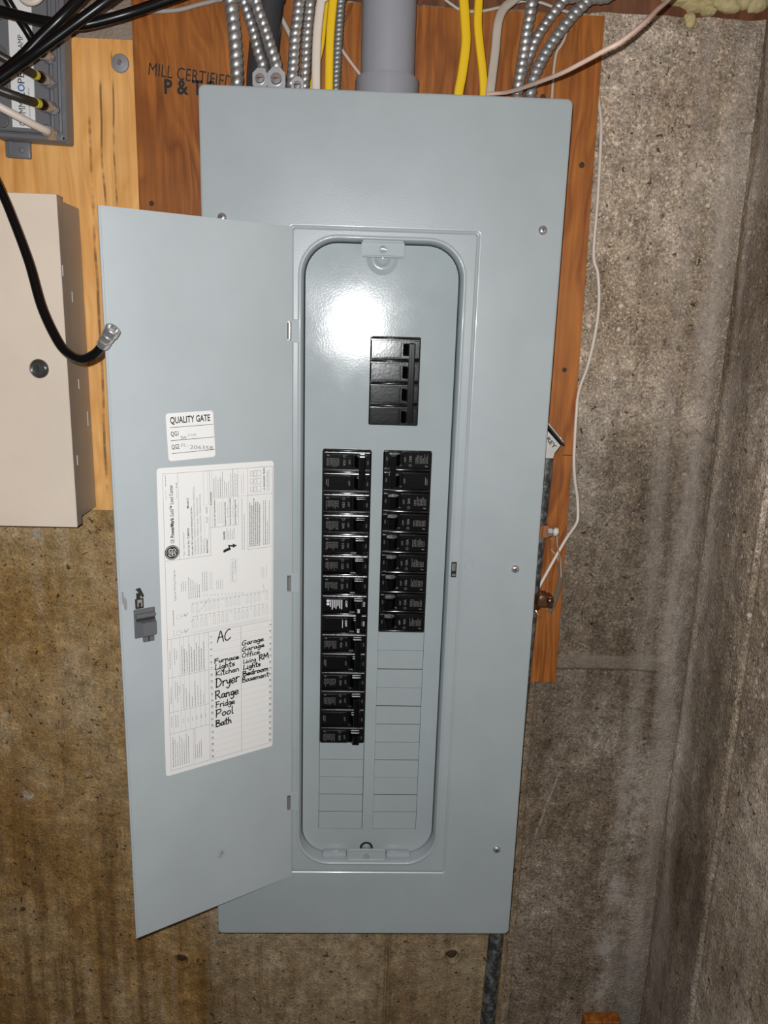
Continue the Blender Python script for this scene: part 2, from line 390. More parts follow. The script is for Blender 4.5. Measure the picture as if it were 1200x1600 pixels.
# ------------------------------------------------------------------ setting: concrete walls
YW = 0.118; YB = 0.100; XC = 0.6362; ZTOP = 0.1265; ZBOT = -ZUP
rng = np.random.default_rng(3)
def vnoise(a, b, seed):
    r = np.random.default_rng(seed).random((256, 256)); i, j = np.floor(a).astype(int), np.floor(b).astype(int); u, v = a - i, b - j
    u = u * u * (3 - 2 * u); v = v * v * (3 - 2 * v); i &= 255; j &= 255; i1 = (i + 1) & 255; j1 = (j + 1) & 255
    return (r[i, j] * (1 - u) + r[i1, j] * u) * (1 - v) + (r[i, j1] * (1 - u) + r[i1, j1] * u) * v
def axis(a, b, step, dense):
    pts = list(np.arange(a, b, step)) + [b]
    for d0, d1, st in dense: pts = [p for p in pts if p < d0 or p > d1] + list(np.arange(d0, d1, st)) + [d1]
    return np.array(sorted(set(round(float(p), 5) for p in pts)))
def grid_wall(name, us, zs, hfun, place, mat):
    U, Z = np.meshgrid(us, zs); h = hfun(U, Z); n, k = U.shape
    v = place(U.ravel(), Z.ravel(), h.ravel())
    idx = np.arange(n * k).reshape(n, k)
    f = np.stack([idx[:-1, :-1], idx[:-1, 1:], idx[1:, 1:], idx[1:, :-1]], -1).reshape(-1, 4)
    me = bpy.data.meshes.new(name); me.from_pydata(v.tolist(), [], f.tolist()); me.materials.append(mat); me.shade_smooth(); me.update()
    o = bpy.data.objects.new(name, me); COL.objects.link(o); ORG[o] = (0, 0, 0); return tag(o, kind='structure')
HOLES = [(-.0803, -1.1864), (.3347, -1.1800)]
def hb(X, Z):      # relief of the back wall, + = towards the room
    h = .0022 * (vnoise(X * 9 + 50, Z * 5 + 80, 1) - .5) + .0012 * (vnoise(X * 60 + 9, Z * 8 + 40, 2) - .5) + .0010 * (vnoise(X * 130 + 5, Z * 110 + 300, 4) - .5)
    low = Z < -.7
    h = np.where((X > .2335) & (X < .4155), h - .0025, h)                     # sunk form board
    h -= .0045 * np.exp(-((X - .2335) / .0022) ** 2) - .0025 * np.exp(-((X - .2385) / .0025) ** 2)
    h -= .0060 * np.exp(-((X - .4155 - .0015 * np.sin(Z * 20)) / .0030) ** 2)  # seam beside the panel
    h -= .0035 * np.exp(-((X - .4330) / .0022) ** 2)
    lip = np.clip((X - .44) / .01, 0, 1) * np.clip((.612 - X) / .02, 0, 1)
    wav = -.004 * np.clip((X - .55) / .05, 0, 1) ** 2
    h += lip * .0035 * (1 / (1 + np.exp((np.abs(Z + .687 - wav) - .0105) / .0012)))
    h -= lip * .002 * np.exp(-((Z + .7005 - wav) / .0022) ** 2)
    h += .006 * np.exp(-((X - .622) / .012) ** 2) * (vnoise(X * 3 + 7, Z * 6 + 90, 5))    # swelling near the corner
    h -= .005 * np.exp(-((Z - ZTOP) / .012) ** 2) * (vnoise(X * 40 + 3, Z * 30 + 77, 6)) * 2
    for cx, cz in HOLES:
        r = np.hypot(X - cx, Z - cz)
        h += .003 * np.exp(-((r - .0125) / .0025) ** 2) - .016 / (1 + np.exp((r - .0085) / .0008))
    for sx, sz, sr in ((.575, -.855, .006), (.560, -.870, .005), (.590, -1.05, .007), (.585, -1.11, .010), (.578, -.995, .006)):
        h -= .004 * np.exp(-(((X - sx) / sr) ** 2 + ((Z - sz) / (sr * .7)) ** 2))
    return h
xs = axis(-1.25, XC + .012, .006, [(-.104, -.056, .0016), (.224, .246, .0012), (.312, .358, .0016), (.406, .440, .0014), (.600, XC + .012, .003)])
zs = axis(ZBOT, ZTOP, .006, [(-1.212, -1.156, .0016), (-.712, -.666, .0016)])
wall_back = grid_wall('wall_back', xs, zs, hb, lambda U, Z, h: np.stack([U, YW - h, Z], 1), CONC)
def hs(Y, Z):
    h = .003 * (vnoise(Y * 9 + 50, Z * 5 + 80, 11) - .5) + .0014 * (vnoise(Y * 50 + 9, Z * 8 + 40, 12) - .5) + .001 * (vnoise(Y * 130 + 5, Z * 110 + 300, 14) - .5)
    s = .004 * (vnoise(Y * 0 + 3, Z * 7 + 60, 15) - .5)
    h += .0040 * np.exp(-((Y + .0385 + s) / .0022) ** 2) - .0022 * np.exp(-((Y + .0445 + s) / .003) ** 2)
    h -= .012 * np.exp(-((Y - YW) / .006) ** 2)
    h += .007 * np.exp(-((Y - .088 - 3 * s) / .008) ** 2) * vnoise(Y * 2 + 5, Z * 9 + 33, 16)
    return h
ys = axis(-1.3, YW + .01, .008, [(-.06, YW + .01, .003)])
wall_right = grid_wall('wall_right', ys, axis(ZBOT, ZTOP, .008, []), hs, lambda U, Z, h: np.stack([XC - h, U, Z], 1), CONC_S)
for (cx, cz), mt in zip(HOLES, (RUST, RUST)):
    mb = MB(); mb.lathe([(.0001, -.001), (.003, -.0016), (.0072, .0005), (.0088, .004)], (cx, YW + .004, cz), (0, 1, 0), 14)
    obj('tie_rod', mb, mt, wall_back)
mb = MB().box(-1.25, 1.1, -1.3, .3, ZBOT - .05, ZBOT); tag(obj('floor', mb, FLOORM, base=False), kind='structure')
mb = MB().box(-1.25, 1.1, -1.3, .3, .42, .45); tag(obj('ceiling', mb, SILL, base=False), kind='structure')
# sill plate and rim joist on the concrete
mb = MB().box(-1.25, 1.1, YW + .012, .26, ZTOP - .004, ZTOP + .036, .002); tag(obj('sill_plate', mb, SILL, base=False), kind='structure', label='brown wooden sill plate lying on top of the concrete wall', cat='sill plate')
mb = MB().box(-1.25, 1.1, YW + .04, .20, ZTOP + .036, .42, .001); tag(obj('rim_joist', mb, SILL, base=False), kind='structure', label='brown rim joist standing on the sill plate', cat='joist')
def blob(cx, cy, cz, rx, ry, rz, seed):
    bm = bmesh.new(); bmesh.ops.create_icosphere(bm, subdivisions=4, radius=1)
    vv = []
    for v in bm.verts:
        a = v.co; k = 1 + .35 * (vnoise(np.array([a.x * 2.2 + 9]), np.array([a.z * 2.2 + a.y + 20]), seed)[0] - .4) + .16 * (vnoise(np.array([a.x * 6 + 9]), np.array([a.z * 6 + a.y * 3 + 20]), seed + 1)[0] - .5)
        vv.append((cx + a.x * rx * k, cy + a.y * ry * k, cz + a.z * rz * k))
    bm.verts.index_update(); mb = MB(); mb.add(vv, [[v.index for v in f.verts] for f in bm.faces]); bm.free(); return mb
a = at(1120, 6, YW)
fm = MB()
for dx, dz_, rx, rz in ((-.040, .006, .022, .006), (-.018, .004, .020, .010), (0, .008, .022, .012), (.018, .004, .018, .009), (.036, .010, .020, .010), (.052, .008, .016, .012), (-.005, -.004, .010, .006)):
    fm.join(blob(a.x + dx, YW + .010, a.z + dz_, rx, .010, rz, 31 + int(dx * 1000)  % 97))
tag(obj('foam_strip', fm, FOAM), 'yellow spray foam bulging from the sill above the right corner', 'foam')
a = at(1077, 32, YW)
tag(obj('foam_dab', blob(a.x, YW - .002, a.z, .0065, .005, .008, 41), FOAM), 'small yellow foam dab on the concrete below the sill', 'foam')
a = at(942, 1594, YB)
tag(obj('wood_block', MB().box(a.x - .028, a.x + .028, YW - .022, YW - .002, a.z - .12, a.z, .001), PLYD), 'small brown wood block on the concrete at the bottom edge', 'wood block')

# ------------------------------------------------------------------ boards behind
def board(name, poly, y0, y1, mat, label):
    mb = MB(); mb.prism(poly, y0, y1); return tag(obj(name, mb, mat, base=False, sm=0), label, 'plywood board')
dark = board('plywood_board', [(-.0922, .1190), (.4446, .1151), (.4541, -.7108), (-.0922, -.7060)], YB, YW - .0035, PLYD, 'reddish brown plywood board behind the grey electrical panel')
light = board('plywood_board', [(-1.0, .074), (-.0926, .0700), (-.0926, -.4790), (-1.0, -.4790)], YB + .001, YW - .0035, PLYL, 'honey-coloured plywood board behind the beige box')
mb = MB()
a, b = at(232, 117, YB), at(372, 137, YB)
ang_m = math.atan2(at(300, 128, YB).z - a.z, at(300, 128, YB).x - a.x)
U = (math.cos(ang_m), math.sin(ang_m)); V = (-U[1], U[0])
put_text(mb, 'MILL CERTIFIED', a.x, a.z, .0140, U, V, YB - .0004, 0, .096, 0)
a = at(257, 146, YB); put_text(mb, 'P & T S', a.x, a.z, .0155, (1, 0), (0, 1), YB - .0004, 0, .058, .03)
obj('stamped_lettering', mb, INK, dark, 0)
for kx, ky, kr in ((909, 258, .0030), (848, 152, .003), (882, 578, .0026), (237, 318, .0026)):
    a = at(kx, ky, YB); obj('knot', MB().lathe([(.0001, 0), (kr, 0), (kr * 1.2, -.0002)], (a.x, YB - .0004, a.z), (0, -1, 0), 9), RUST, dark)
mb = MB(); a, b = at(879, 711, YB), at(894, 712, YB)
mb.box(a.x, b.x, YB - .0003, YB + .001, a.z - .0005, a.z + .0005); obj('saw_mark', mb, RUST, dark)
a = at(188, 99, YB)
r = thing('fixing_washer', (a.x, YB, a.z), 'round zinc washer and nail on the honey plywood beside the stamp', 'washer')
obj('washer', MB().lathe([(.0102, .001), (.0102, -.0004), (.0092, -.0016), (.004, -.0022), (.0001, -.0022)], a, (0, 1, 0), 28), STEEL, r)
obj('nail', MB().lathe([(.0032, -.0015), (.0030, -.0030), (.0018, -.0040), (.0001, -.0040)], a, (0, 1, 0), 12), CHROME, r)

# ------------------------------------------------------------------ the electrical panel
W, H, D = .3914, 1.0336, .018
panel = thing('electrical_panel', (W / 2, 0.05, -H), 'tall grey electrical panel with its door swung open', 'electrical panel')
mb = MB()
def L2(poly, y): return [(x, y, z) for x, z in poly]
def ins(r, d): return (r[0] + d, r[1] - d, r[2] + d, r[3] - d)
R0 = (0, W, -H, 0); E = (.0945, .3012, -.9395, -.1345); A = (.1040, .2885, -.9270, -.1433)
lp = []
for rc, rad, y in ((R0, .0065, .012), (R0, .0065, .0016), (ins(R0, .0004), .0063, .0006), (ins(R0, .0016), .0056, 0), (ins(R0, .0024), .0052, 0), (ins(E, -.0010), .0050, 0),
                   (E, .0045, 0), (ins(E, .0006), .004, .0004), (ins(E, .0014), .0035, .0011), (ins(E, .0026), .003, .0011), (ins(E, .0034), .003, .0004), (ins(E, .004), .003, 0), (ins(E, .0046), .003, 0), (ins(A, -.0008), .0435, 0),
                   (A, .0430, 0), (ins(A, .0008), .0422, -.0005), (ins(A, .0016), .0414, -.0007), (ins(A, .0024), .0406, -.0006), (ins(A, .0031), .0399, -.0001), (ins(A, .0037), .0393, .0008), (ins(A, .0041), .0389, .0022), (ins(A, .0043), .0387, .004), (ins(A, .0052), .0378, .0170), (ins(A, .0056), .0374, D + .006)):
    lp.append(L2(rrect(*rc, rad, 10), y))
mb.loops(lp)
cover = obj('cover', mb, PAINT, panel, 40)
mb = MB().box(.012, W - .012, .012, .0135, -.02, -.012)
mb = MB()   # tub behind the cover, open at the front
x0, x1, z0, z1 = .012, W - .012, -H + .012, -.012
mb.box(x0, x1, YB - .0025, YB - .0005, z0, z1)
mb.box(x0, x0 + .0015, .0125, YB - .0025, z0, z1); mb.box(x1 - .0015, x1, .0125, YB - .0025, z0, z1)
mb.box(x0 + .0015, x1 - .0015, .0125, YB - .0025, z1 - .0015, z1); mb.box(x0 + .0015, x1 - .0015, .0125, YB - .0025, z0, z0 + .0015)
obj('enclosure', mb, PAINT, panel)
# deadfront sheet with openings
PI_ = .0254; Z0 = -.3777
CL = (.1316, .1895); CR = (.2032, .2606)
MAINR = (.1847, .2422, -.3490, -.2493)
outer = rrect(*ins(A, .0066), .0364, 10)
def rc(x0, x1, z0, z1): return [(x0, z0), (x1, z0), (x1, z1), (x0, z1)]
TOPZ = Z0 - .0035; BOTZ = Z0 - 20 * PI_
mb = MB(); mb.plate(outer, [rc(*MAINR), rc(CL[0], CL[1], BOTZ, TOPZ), rc(CR[0], CR[1], BOTZ, TOPZ)], D, D + .0012)
dead = obj('deadfront', mb, PAINT_IN, panel, 30)
NL, NR = 15, 9
kmb = MB().box(-(CL[1] - CL[0]) / 2 + .0004, (CL[1] - CL[0]) / 2 - .0006, D + .0001, D + .0012, -PI_ / 2 + .0005, PI_ / 2 - .0003, .0002)
kme = mesh_of(kmb, PAINT_IN, 'knockout', 0)
for cl, n0 in ((CL, NL), (CR, NR)):
    for i in range(n0, 20):
        o = bpy.data.objects.new('knockout', kme); COL.objects.link(o); o.parent = dead
        px, py, pz = ORG[dead]
        o.location = ((cl[0] + cl[1]) / 2 - px, random.uniform(-.0002, .0002) - py, Z0 - (i + .5) * PI_ - pz)
        o.rotation_euler = (random.uniform(-.012, .012), 0, 0)
# near-black sheet behind the deadfront, standing in for the unlit interior
mb = MB().box(.118, .275, D + .030, D + .034, BOTZ - .01, -.24); obj('dark_interior_sheet', mb, DARK, panel)
# embossed slot numbers
mb = MB()
for i in range(20):
    zc = Z0 - (i + .5) * PI_
    put_text(mb, str(2 * i + 1), CL[0] - .0075, zc - .0022, .0040, (1, 0), (0, 1), D - .0003, center=True)
    put_text(mb, str(2 * i + 2), CR[1] + .0080, zc - .0022, .0040, (1, 0), (0, 1), D - .0003, center=True)
put_text(mb, 'ON', MAINR[1] + .0075, -.3000, .0036, (0, 1), (-1, 0), D - .0003, center=True)
tag(obj('embossed_numbers', mb, PAINT_IN, panel, 0), kind='stuff')
mb = MB()
a = at(733, 883, 0)
mb.lathe([(.0060, 0), (.0058, -.0003), (.0056, -.0003), (.0054, 0)], (a.x, 0, a.z), (0, 1, 0), 26, 0, False)
for px, py in ((729, 865), (727, 899)):
    a = at(px, py, 0); mb.lathe([(.0016, 0), (.0013, -.0004), (.0001, -.0005)], (a.x, 0, a.z), (0, 1, 0), 10)
obj('embossed_ring', mb, PAINT, panel)
# cover screws
scr = MB()
scr.lathe([(.0052, .0012), (.0053, .0002), (.0047, -.0016), (.0033, -.0027), (.0015, -.0031), (.0001, -.0031)], (0, 0, 0), (0, 1, 0), 22)
scr.box(-.0026, .0026, -.0034, -.0029, -.0004, .0004, mi=1); scr.box(-.0004, .0004, -.0034, -.0029, -.0026, .0026, mi=1)
sme = mesh_of(scr, [CHROME, LATCHD], 'cover_screw')
for i, (px, py) in enumerate(((347, 340), (848, 360), (805, 889), (776, 1327))):
    a = at(px, py, 0); o = bpy.data.objects.new('cover_screw', sme); COL.objects.link(o); o.parent = panel
    o.location = a - Vector(ORG[panel]); o.rotation_euler = (0, .5 + i * .7, 0)
# tabs that hold the deadfront (top, bottom), each with a hole, and what shows behind them
def tab(px0, px1, pyc, hh, top):
    a, b = at(px0, pyc, .003), at(px1, pyc, .003); zc = a.z; cx = (a.x + b.x) / 2
    mb = MB()
    mb.plate(rrect(a.x, b.x, zc - hh / 2, zc + hh / 2, .0022, 4), [circ(cx, zc - (.0005 if top else .0030), .0040, 18)], .0026, .0040)
    e = -hh / 2 if top else hh / 2
    mb.box(a.x + .002, b.x - .002, .0012, .0030, zc + e - (.0003 if top else .0018), zc + e + (.0018 if top else .0003), .0006)
    mb.box(a.x + .001, b.x - .001, .0018, .0036, zc - e - .0016, zc - e + .0016, .0008)
    obj('retaining_tab', mb, PAINT_TAB, panel); return cx, zc
cx, zc = tab(565, 632, 388.5, .0165, True)
mb = MB(); mb.lathe([(.0178, 0), (.0160, -.0006), (.0138, -.0022), (.0112, -.0032), (.0090, -.0030), (.0072, -.0016), (.0060, -.0004), (.0001, -.0003)], (cx, D, zc - .0085), (0, 1, 0), 36)
obj('dimple', mb, PAINT_IN, panel, 60)
cx, zc = tab(543, 602, 1335, .0165, False)
mb = MB(); mb.lathe([(.0088, -.0002), (.0086, -.0006), (.0066, -.0006)], (cx, D, zc - .0005), (0, 1, 0), 24, 1); mb.lathe([(.0064, -.0004), (.0058, -.0022), (.003, -.0034), (.0001, -.0036)], (cx, D, zc - .0005), (0, 1, 0), 20)
obj('deadfront_screw', mb, [STEEL, DARK], panel)
for sx in (-1, 1):    # pressed feet at the foot of the recess
    mb = MB().box(cx + sx * .042 - .016, cx + sx * .042 + .016, .0062, D, A[2] + .004, A[2] + .0115, .0022, seg=2); obj('pressed_foot', mb, PAINT, panel)
# latch strike; a black plate stands in for the shaded slot around it
a = at(709, 890, 0)
mb = MB(); mb.box(a.x - .0032, a.x + .0032, -.0005, .0005, a.z - .0095, a.z + .0095, 0, 1); mb.box(a.x - .0022, a.x + .0018, -.0010, .0, a.z - .0015, a.z + .0078, .0003, 0); mb.box(a.x - .0016, a.x + .0022, -.0010, 0, a.z - .0080, a.z - .0052, .0003, 0)
obj('latch_strike', mb, [CHROME, DARK], panel)

# ---- door
HX, HT, HB, ANG, DW = .0977, -.1365, -.9430, .5626, .2025
HZ = [at(453, 517, 0).z, at(455, 910, 0).z, at(455, 1252, 0).z]
out = [(0, HT), (-DW, HT), (-DW, HB), (0, HB)]
for z in sorted(HZ): out += [(0, z - .0105), (-.0065, z - .0105), (-.0065, z + .0105), (0, z + .0105)]
hook = rrect(-.1990, -.1968, -.5285, -.5165, .001, 3)
hook = [(-.1992, -.5165), (-.1975, -.5165), (-.1970, -.5215), (-.1945, -.5255), (-.1942, -.5330), (-.1952, -.5372), (-.1968, -.5365), (-.1975, -.5310), (-.1988, -.5290)]
mb = MB(); mb.plate(out, [], 0, .0012)
door = obj('door', mb, PAINT_DOOR, panel, 30); ORG[door] = (0, 0, 0)
# rebuild in hinge coordinates
door.data = mesh_of(mb, PAINT_DOOR, 'door', 30)
door.location = (HX - ORG[panel][0], -.0014 - ORG[panel][1], -ORG[panel][2]); door.rotation_euler = (0, 0, ANG)
mb = MB().box(-DW - .0002, -DW + .0022, -.0007, .0022, HB, HT, .0005); obj('folded_edge', mb, PAINT_DOOR, door)
hme = MB().lathe([(.0001, -.0088), (.0024, -.0088), (.0024, .0088), (.0001, .0088)], (0, 0, 0), (0, 0, 1), 14)
hme.box(.0012, .0110, .0022, .0032, -.0125, .0125, .0004, 1)
hm = mesh_of(hme, [CHROME, PAINT_TAB], 'hinge')
for z in HZ:
    o = bpy.data.objects.new('hinge', hm); COL.objects.link(o); o.parent = panel; o.location = Vector((HX - .0030, -.0028, z)) - Vector(ORG[panel])
# latch on the door
lt = MB()
x0, x1, z0, z1 = -.1878, -.1652, -.5710, -.5385
lt.box(x0, x1, -.0018, 0, z0, z1, .0006)
lt.loops([[(x0 + .001, -.0018, z0 + .001), (x1 - .0003, -.0018, z0 + .001), (x1 - .0003, -.0018, z1 - .013), (x0 + .001, -.0018, z1 - .013)],
          [(x0 + .0075, -.0085, z0 + .004), (x1 - .001, -.0085, z0 + .004), (x1 - .001, -.0085, z1 - .014), (x0 + .0075, -.0085, z1 - .014)]], 0, True, False, True)
lt.box(x0 + .001, x1 - .0002, -.0062, -.001, z1 - .0095, z1 - .0045, .0012)
lt.box(x0 + .002, x1 - .001, -.0026, -.0015, z1 - .0135, z1 - .0092, 0, 1)
lt.box(x0 + .0085, x0 + .0205, -.0028, 0, z0 - .0055, z0, .0005); lt.box(x0 + .0138, x0 + .0150, -.0034, 0, z0 - .0052, z0, .0002, 1)
obj('latch', lt, [LATCHG, LATCHD], door)
lk = MB()
lk.box(-.1857, -.1768, -.0012, 0, -.5380, -.5268, .0004, 0); lk.box(-.1842, -.1800, -.0016, 0, -.5270, -.5205, .0004, 0)
lk.prism([(-.1848, -.5160), (-.1800, -.5150), (-.1766, -.5235), (-.1782, -.5258), (-.1815, -.5205)], -.0030, 0, 0)
lk.box(-.1838, -.1786, -.0022, 0, -.5312, -.5278, .0004, 1)
for q in (-.1832, -.1792): lk.box(q - .0008, q + .0008, -.0020, 0, -.5355, -.5312, 0, 2)
obj('latch_spring', lk, [LATCHD, STEEL, CHROME], door)
mb = MB(); mb.prism(hook, -.0012, 0); obj('latch_hook', mb, STEEL, door)

# quality gate sticker
mb = MB(); th = math.radians(1.9); ux, uz = math.cos(th), math.sin(th)
S0 = (-.1458, -.3322); sw, sh = .0515, .0500
def SQ(x, z): return (S0[0] + x * ux + z * uz, S0[1] + x * uz - z * ux)
def sq_poly(poly): return [SQ(x, z) for x, z in poly]
mb.prism(sq_poly(rrect(0, sw, 0, sh, .0032, 4)), -.0003, 0, 0)
def st(s, x, z, h, L=None, b=0, mi=1, rot=0):
    p = SQ(x, z); c, d = math.cos(th + rot), math.sin(th + rot); put_text(mb, s, p[0], p[1], h, (c, d), (-d, c), -.0005, mi, L, b)
st('QUALITY GATE', .0042, .0108, .0072, .0435, .022)
for zl in (.0148, .0285, .0420): ribbon(mb, [SQ(.0036, zl), SQ(.0510, zl)], .0005, -.0005, 1, False)
st('QG1', .0040, .0238, .0050, .0082, .012); st('QG2', .0040, .0374, .0050, .0082, .012)
st('20', .0140, .0284, .0040, .0062, .01, 2, -.1); st('358.', .0215, .0258, .0032, .0110, 0, 3)
st('R-', .0142, .0360, .0042, .0085, 0, 3, -.1); st('206358', .0235, .0388, .0042, .0255, 0, 2, -.13)
obj('inspection_sticker', mb, [PAPER, INK, INK_GREY, INK_LIGHT], door, 0)

# ---- circuit directory label
mb = MB(); LT = (-.1573, -.3886); LW, LH = .1337, .3565; tilt = math.radians(.45); ct, stt = math.cos(tilt), math.sin(tilt)
def LP(x, z): return (LT[0] + x * ct - z * stt, LT[1] - x * stt * .8 - z * ct)
mb.prism([LP(x, z) for x, z in rrect(0, LW, 0, LH, .0035, 4)], -.0003, 0, 0)
def line(x0, z0, x1, z1, wd=.00030, mi=2): ribbon(mb, [LP(x0, z0), LP(x1, z1)], wd, -.0005, mi, False)
def rect(x0, z0, x1, z1, wd=.00030, mi=2):
    line(x0, z0, x1, z0, wd, mi); line(x1, z0, x1, z1, wd, mi); line(x1, z1, x0, z1, wd, mi); line(x0, z1, x0, z0, wd, mi)
def vt(s, x, z, h, L=None, b=0.0, mi=1):     # text reading upwards, starting at (x,z)
    p = LP(x, z); put_text(mb, s, p[0], p[1], h, (0, 1), (-1, 0), -.0005, mi, L, b)
def ht_(s, x, z, h, L=None, b=0.0, mi=1):
    p = LP(x, z); put_text(mb, s, p[0], p[1], h, (1, 0), (0, 1), -.0005, mi, L, b)
def fine(x, z, L, n=None, h=.00055, mi=2, bold=1.0):   # a line of print too small to read: dashes of word length
    zz = z
    while zz > z - L:
        d = random.uniform(.0010, .0034)
        q = max(zz - d, z - L); line(x, zz, x, q, h * bold, mi); zz = q - .0006
FL, FR, FT, FB = .0060, .1322, .0063, .3510
rect(FL, FT, FR, FB)
line(.0223, FT, .0223, .1014); line(FL, .1014, .0575, .1014); line(.0575, FT, .0575, .1014)
vt('GE', .0168, .0825, .0042, .0050, .0); vt('PowerMark', .0168, .0760, .0042, .0220, .03); vt('Gold\u2122 Load Center', .0168, .0530, .0042, .0345, .008)
fine(.0090, .0340, .010, mi=3); fine(.0090, .0200, .0120, mi=2); fine(.0205, .0340, .0100, mi=3); fine(.0205, .0225, .0060, mi=1)
vt('Type 1 Indoor Enclosure', .0280, .0985, .0021, .0270, 0, 2)
vt('Front Cat No. TLM4020', .0335, .0985, .0022, .0310, .015); vt('Model 6', .0335, .0455, .0022, .0110, .02)
vt('Use with GE Load Center Enclosure Cat No.', .0375, .0985, .0020, .0545, .015)
for i, (s, L) in enumerate((('TLM4020CCU, TLM4020CCUG, TLM4020CCUGN, TM4020CCU,', .0760), ('TM4020CCUTK, TM4020CCUGAK, TM4020CCUAF2K,', .0640), ('TM4020CCUAFNK, TM4020CCUAFTK, TM4020CCUCGCK,', .0680), ('TM4020CCUP', .0170))):
    vt(s, .0408 + i * .0034, .0985, .0019, L, 0, 2)
vt('MAIN RATING', .0545, .0980, .0020, .0150, .02); rect(.0510, .0575, .0558, .0815, mi=3); vt('Amps', .0545, .0640, .0020, .0060, 0, 2); vt('VOLTS', .0545, .0535, .0019, .0075, .01)
rect(.0505, FT + .001, .0553, .0440, mi=3)
# accessories block
line(.0600, .0063, .0600, .0700, mi=3); line(.0905, .0063, .0905, .0700, mi=3); line(.0575, .0700, .0905, .0700); line(.0600, .0375, FR, .0375, mi=3)
vt('ACCESSORIES', .0595, .0450, .0017, .0150, .02)
vt('Use only GE Type Breakers', .0635, .0690, .0018, .0300, .015)
for i in range(3): fine(.0660 + i * .0025, .0660, .0240, mi=3)
for i, s in enumerate(('Equipment Ground Kits', 'Service Barrier Kit Installed', 'Service Barrier Flapper Kit')):
    line(.0727 + i * .0060, .0700, .0727 + i * .0060, .0375, mi=3); vt(s, .0757 + i * .0060, .0690, .0018, (.0265, .0305, .0285)[i], .02); fine(.0777 + i * .0060, .0610, .0140, mi=3)
for i in range(12): fine(.0622 + i * .00245, .0368, (.022, .024, .020, .023, .029, .018, .015, .017, .026, .031, .026, .025)[i], mi=2 if i % 3 else 1)
# danger
vt('DANGER', .0745, .0855, .0022, .0098, .03)
for i in range(5): fine(.0768 + i * .0021, .0860, .0135 - i % 2 * .003, mi=2)
bolt = [(.0725, .1005), (.0722, .0975), (.0790, .0950), (.0775, .0920), (.0835, .0930), (.0835, .0912), (.0885, .0938), (.0838, .0962), (.0838, .0948), (.0800, .0940), (.0812, .0978)]
mb.prism([LP(x, z) for x, z in bolt], -.0006, -.0003, 1)
fine(.0948, .1000, .0600, mi=2); fine(.0975, .1000, .0420, mi=2); fine(.0945, .0345, .0200, mi=3); fine(.0970, .0345, .0230, mi=3)
# warning block
rect(.1019, .0063, FR, .1005); line(.1019, .0375, FR, .0375)
for i in range(11):
    fine(.1045 + i * .0024, .0975, (.052, .048, .056, .052, .052, .049, 0, .053, .053, .028, .052)[i], mi=1 if i < 6 or i == 8 else 2, h=.0008 if i < 6 else .0006)
for i in range(3):
    z = .0105 + i * .0088
    rect(.1055, z, .1085, z + .0056, mi=2); rect(.1090, z - .0004, .1180, z + .0060, .0003, 2); line(.1132, z, .1132, z + .0056, mi=2)
    rect(.1098, z + .001, .1126, z + .0046, mi=3)
vt('\u2022 A BREAKER TRIPS', .1230, .0345, .0019, .0270, .02); fine(.1255, .0340, .0230, mi=2); fine(.1278, .0340, .0240, mi=2)
# monogram badge
LG = LP(.0140, .0925); mb.prism(circ(LG[0], LG[1], .0080, 36), -.0005, -.0003, 1)
mb.lathe([(.0071, -.00062), (.0067, -.00062)], (LG[0], 0, LG[1]), (0, 1, 0), 36, 0, False)
def curl(cx, cz, r0, r1, a0, a1, n=14):
    return [(LG[0] + cx + (r0 + (r1 - r0) * k / n) * math.cos(math.radians(a0 + (a1 - a0) * k / n)), LG[1] + cz + (r0 + (r1 - r0) * k / n) * math.sin(math.radians(a0 + (a1 - a0) * k / n))) for k in range(n + 1)]
ribbon(mb, curl(-.0018, .0020, .0026, .0008, -60, 330), .0006, -.0007, 0); ribbon(mb, curl(.0022, .0022, .0022, .0006, 200, -160), .0006, -.0007, 0)
ribbon(mb, curl(-.0018, -.0022, .0024, .0007, 60, -300), .0006, -.0007, 0); ribbon(mb, curl(.0020, -.0020, .0026, .0007, 150, 520), .0006, -.0007, 0)
ribbon(mb, [(LG[0] - .005, LG[1] + .0002), (LG[0], LG[1] - .0004), (LG[0] + .005, LG[1] + .0004)], .0005, -.0007, 0)
for k in range(4):
    q = math.radians(45 + 90 * k); ribbon(mb, [(LG[0] + .0048 * math.cos(q + d), LG[1] + .0048 * math.sin(q + d)) for d in (-.35, 0, .35)], .0005, -.0007, 0)
# wiring diagram
line(FL, .1911, FR, .1911)
vt('Typical Wiring Diagram', .0170, .1480, .0024, .0360, 0, 2); fine(.0135, .1760, .0180, mi=1); fine(.0135, .1890, .0090, mi=3)
for i in range(3): fine(.0235 + i * .0022, .1380, .0110, mi=2)
for i in range(6): fine(.0315 + i * .0024, .1480, .0250 - .002 * i, mi=2)
for i in range(3): fine(.0475 + i * .0024, .1420, .0230, mi=2)
for i in range(2): fine(.0560 + i * .0022, .1410, .0210, mi=3)
for i in range(4): fine(.0640 + i * .0022, .1420, .0110, mi=3)
rect(.0805, .1090, .0880, .1360, mi=3); line(.0805, .1260, .0880, .1260, mi=3); line(.0840, .1090, .0840, .1360, mi=3); fine(.0826, .1350, .0230, mi=2); fine(.0862, .1250, .0140, mi=2)
for k in range(19):
    x = .0345 + k * .0050
    for z in (.1555, .1735):
        if (k * 7 + (z > .16)) % 5 < 4: rect(x, z, x + .0022, z + .0090, mi=3)
        line(x + .0011, z - .0013, x + .0011, z, mi=3); ribbon(mb, [LP(x + .0011, z - .0012)], .0009, -.0005, 2)
    ribbon(mb, [LP(x + .0011, .1690 + (k % 2) * .0012)], .0008, -.0005, 1)
line(.0345, .1695, .1250, .1695, mi=3)
for z in (.1525, .1535, .1548, .1868, .1880, .1890): line(.0330, z, .1275, z, .00018, 3)
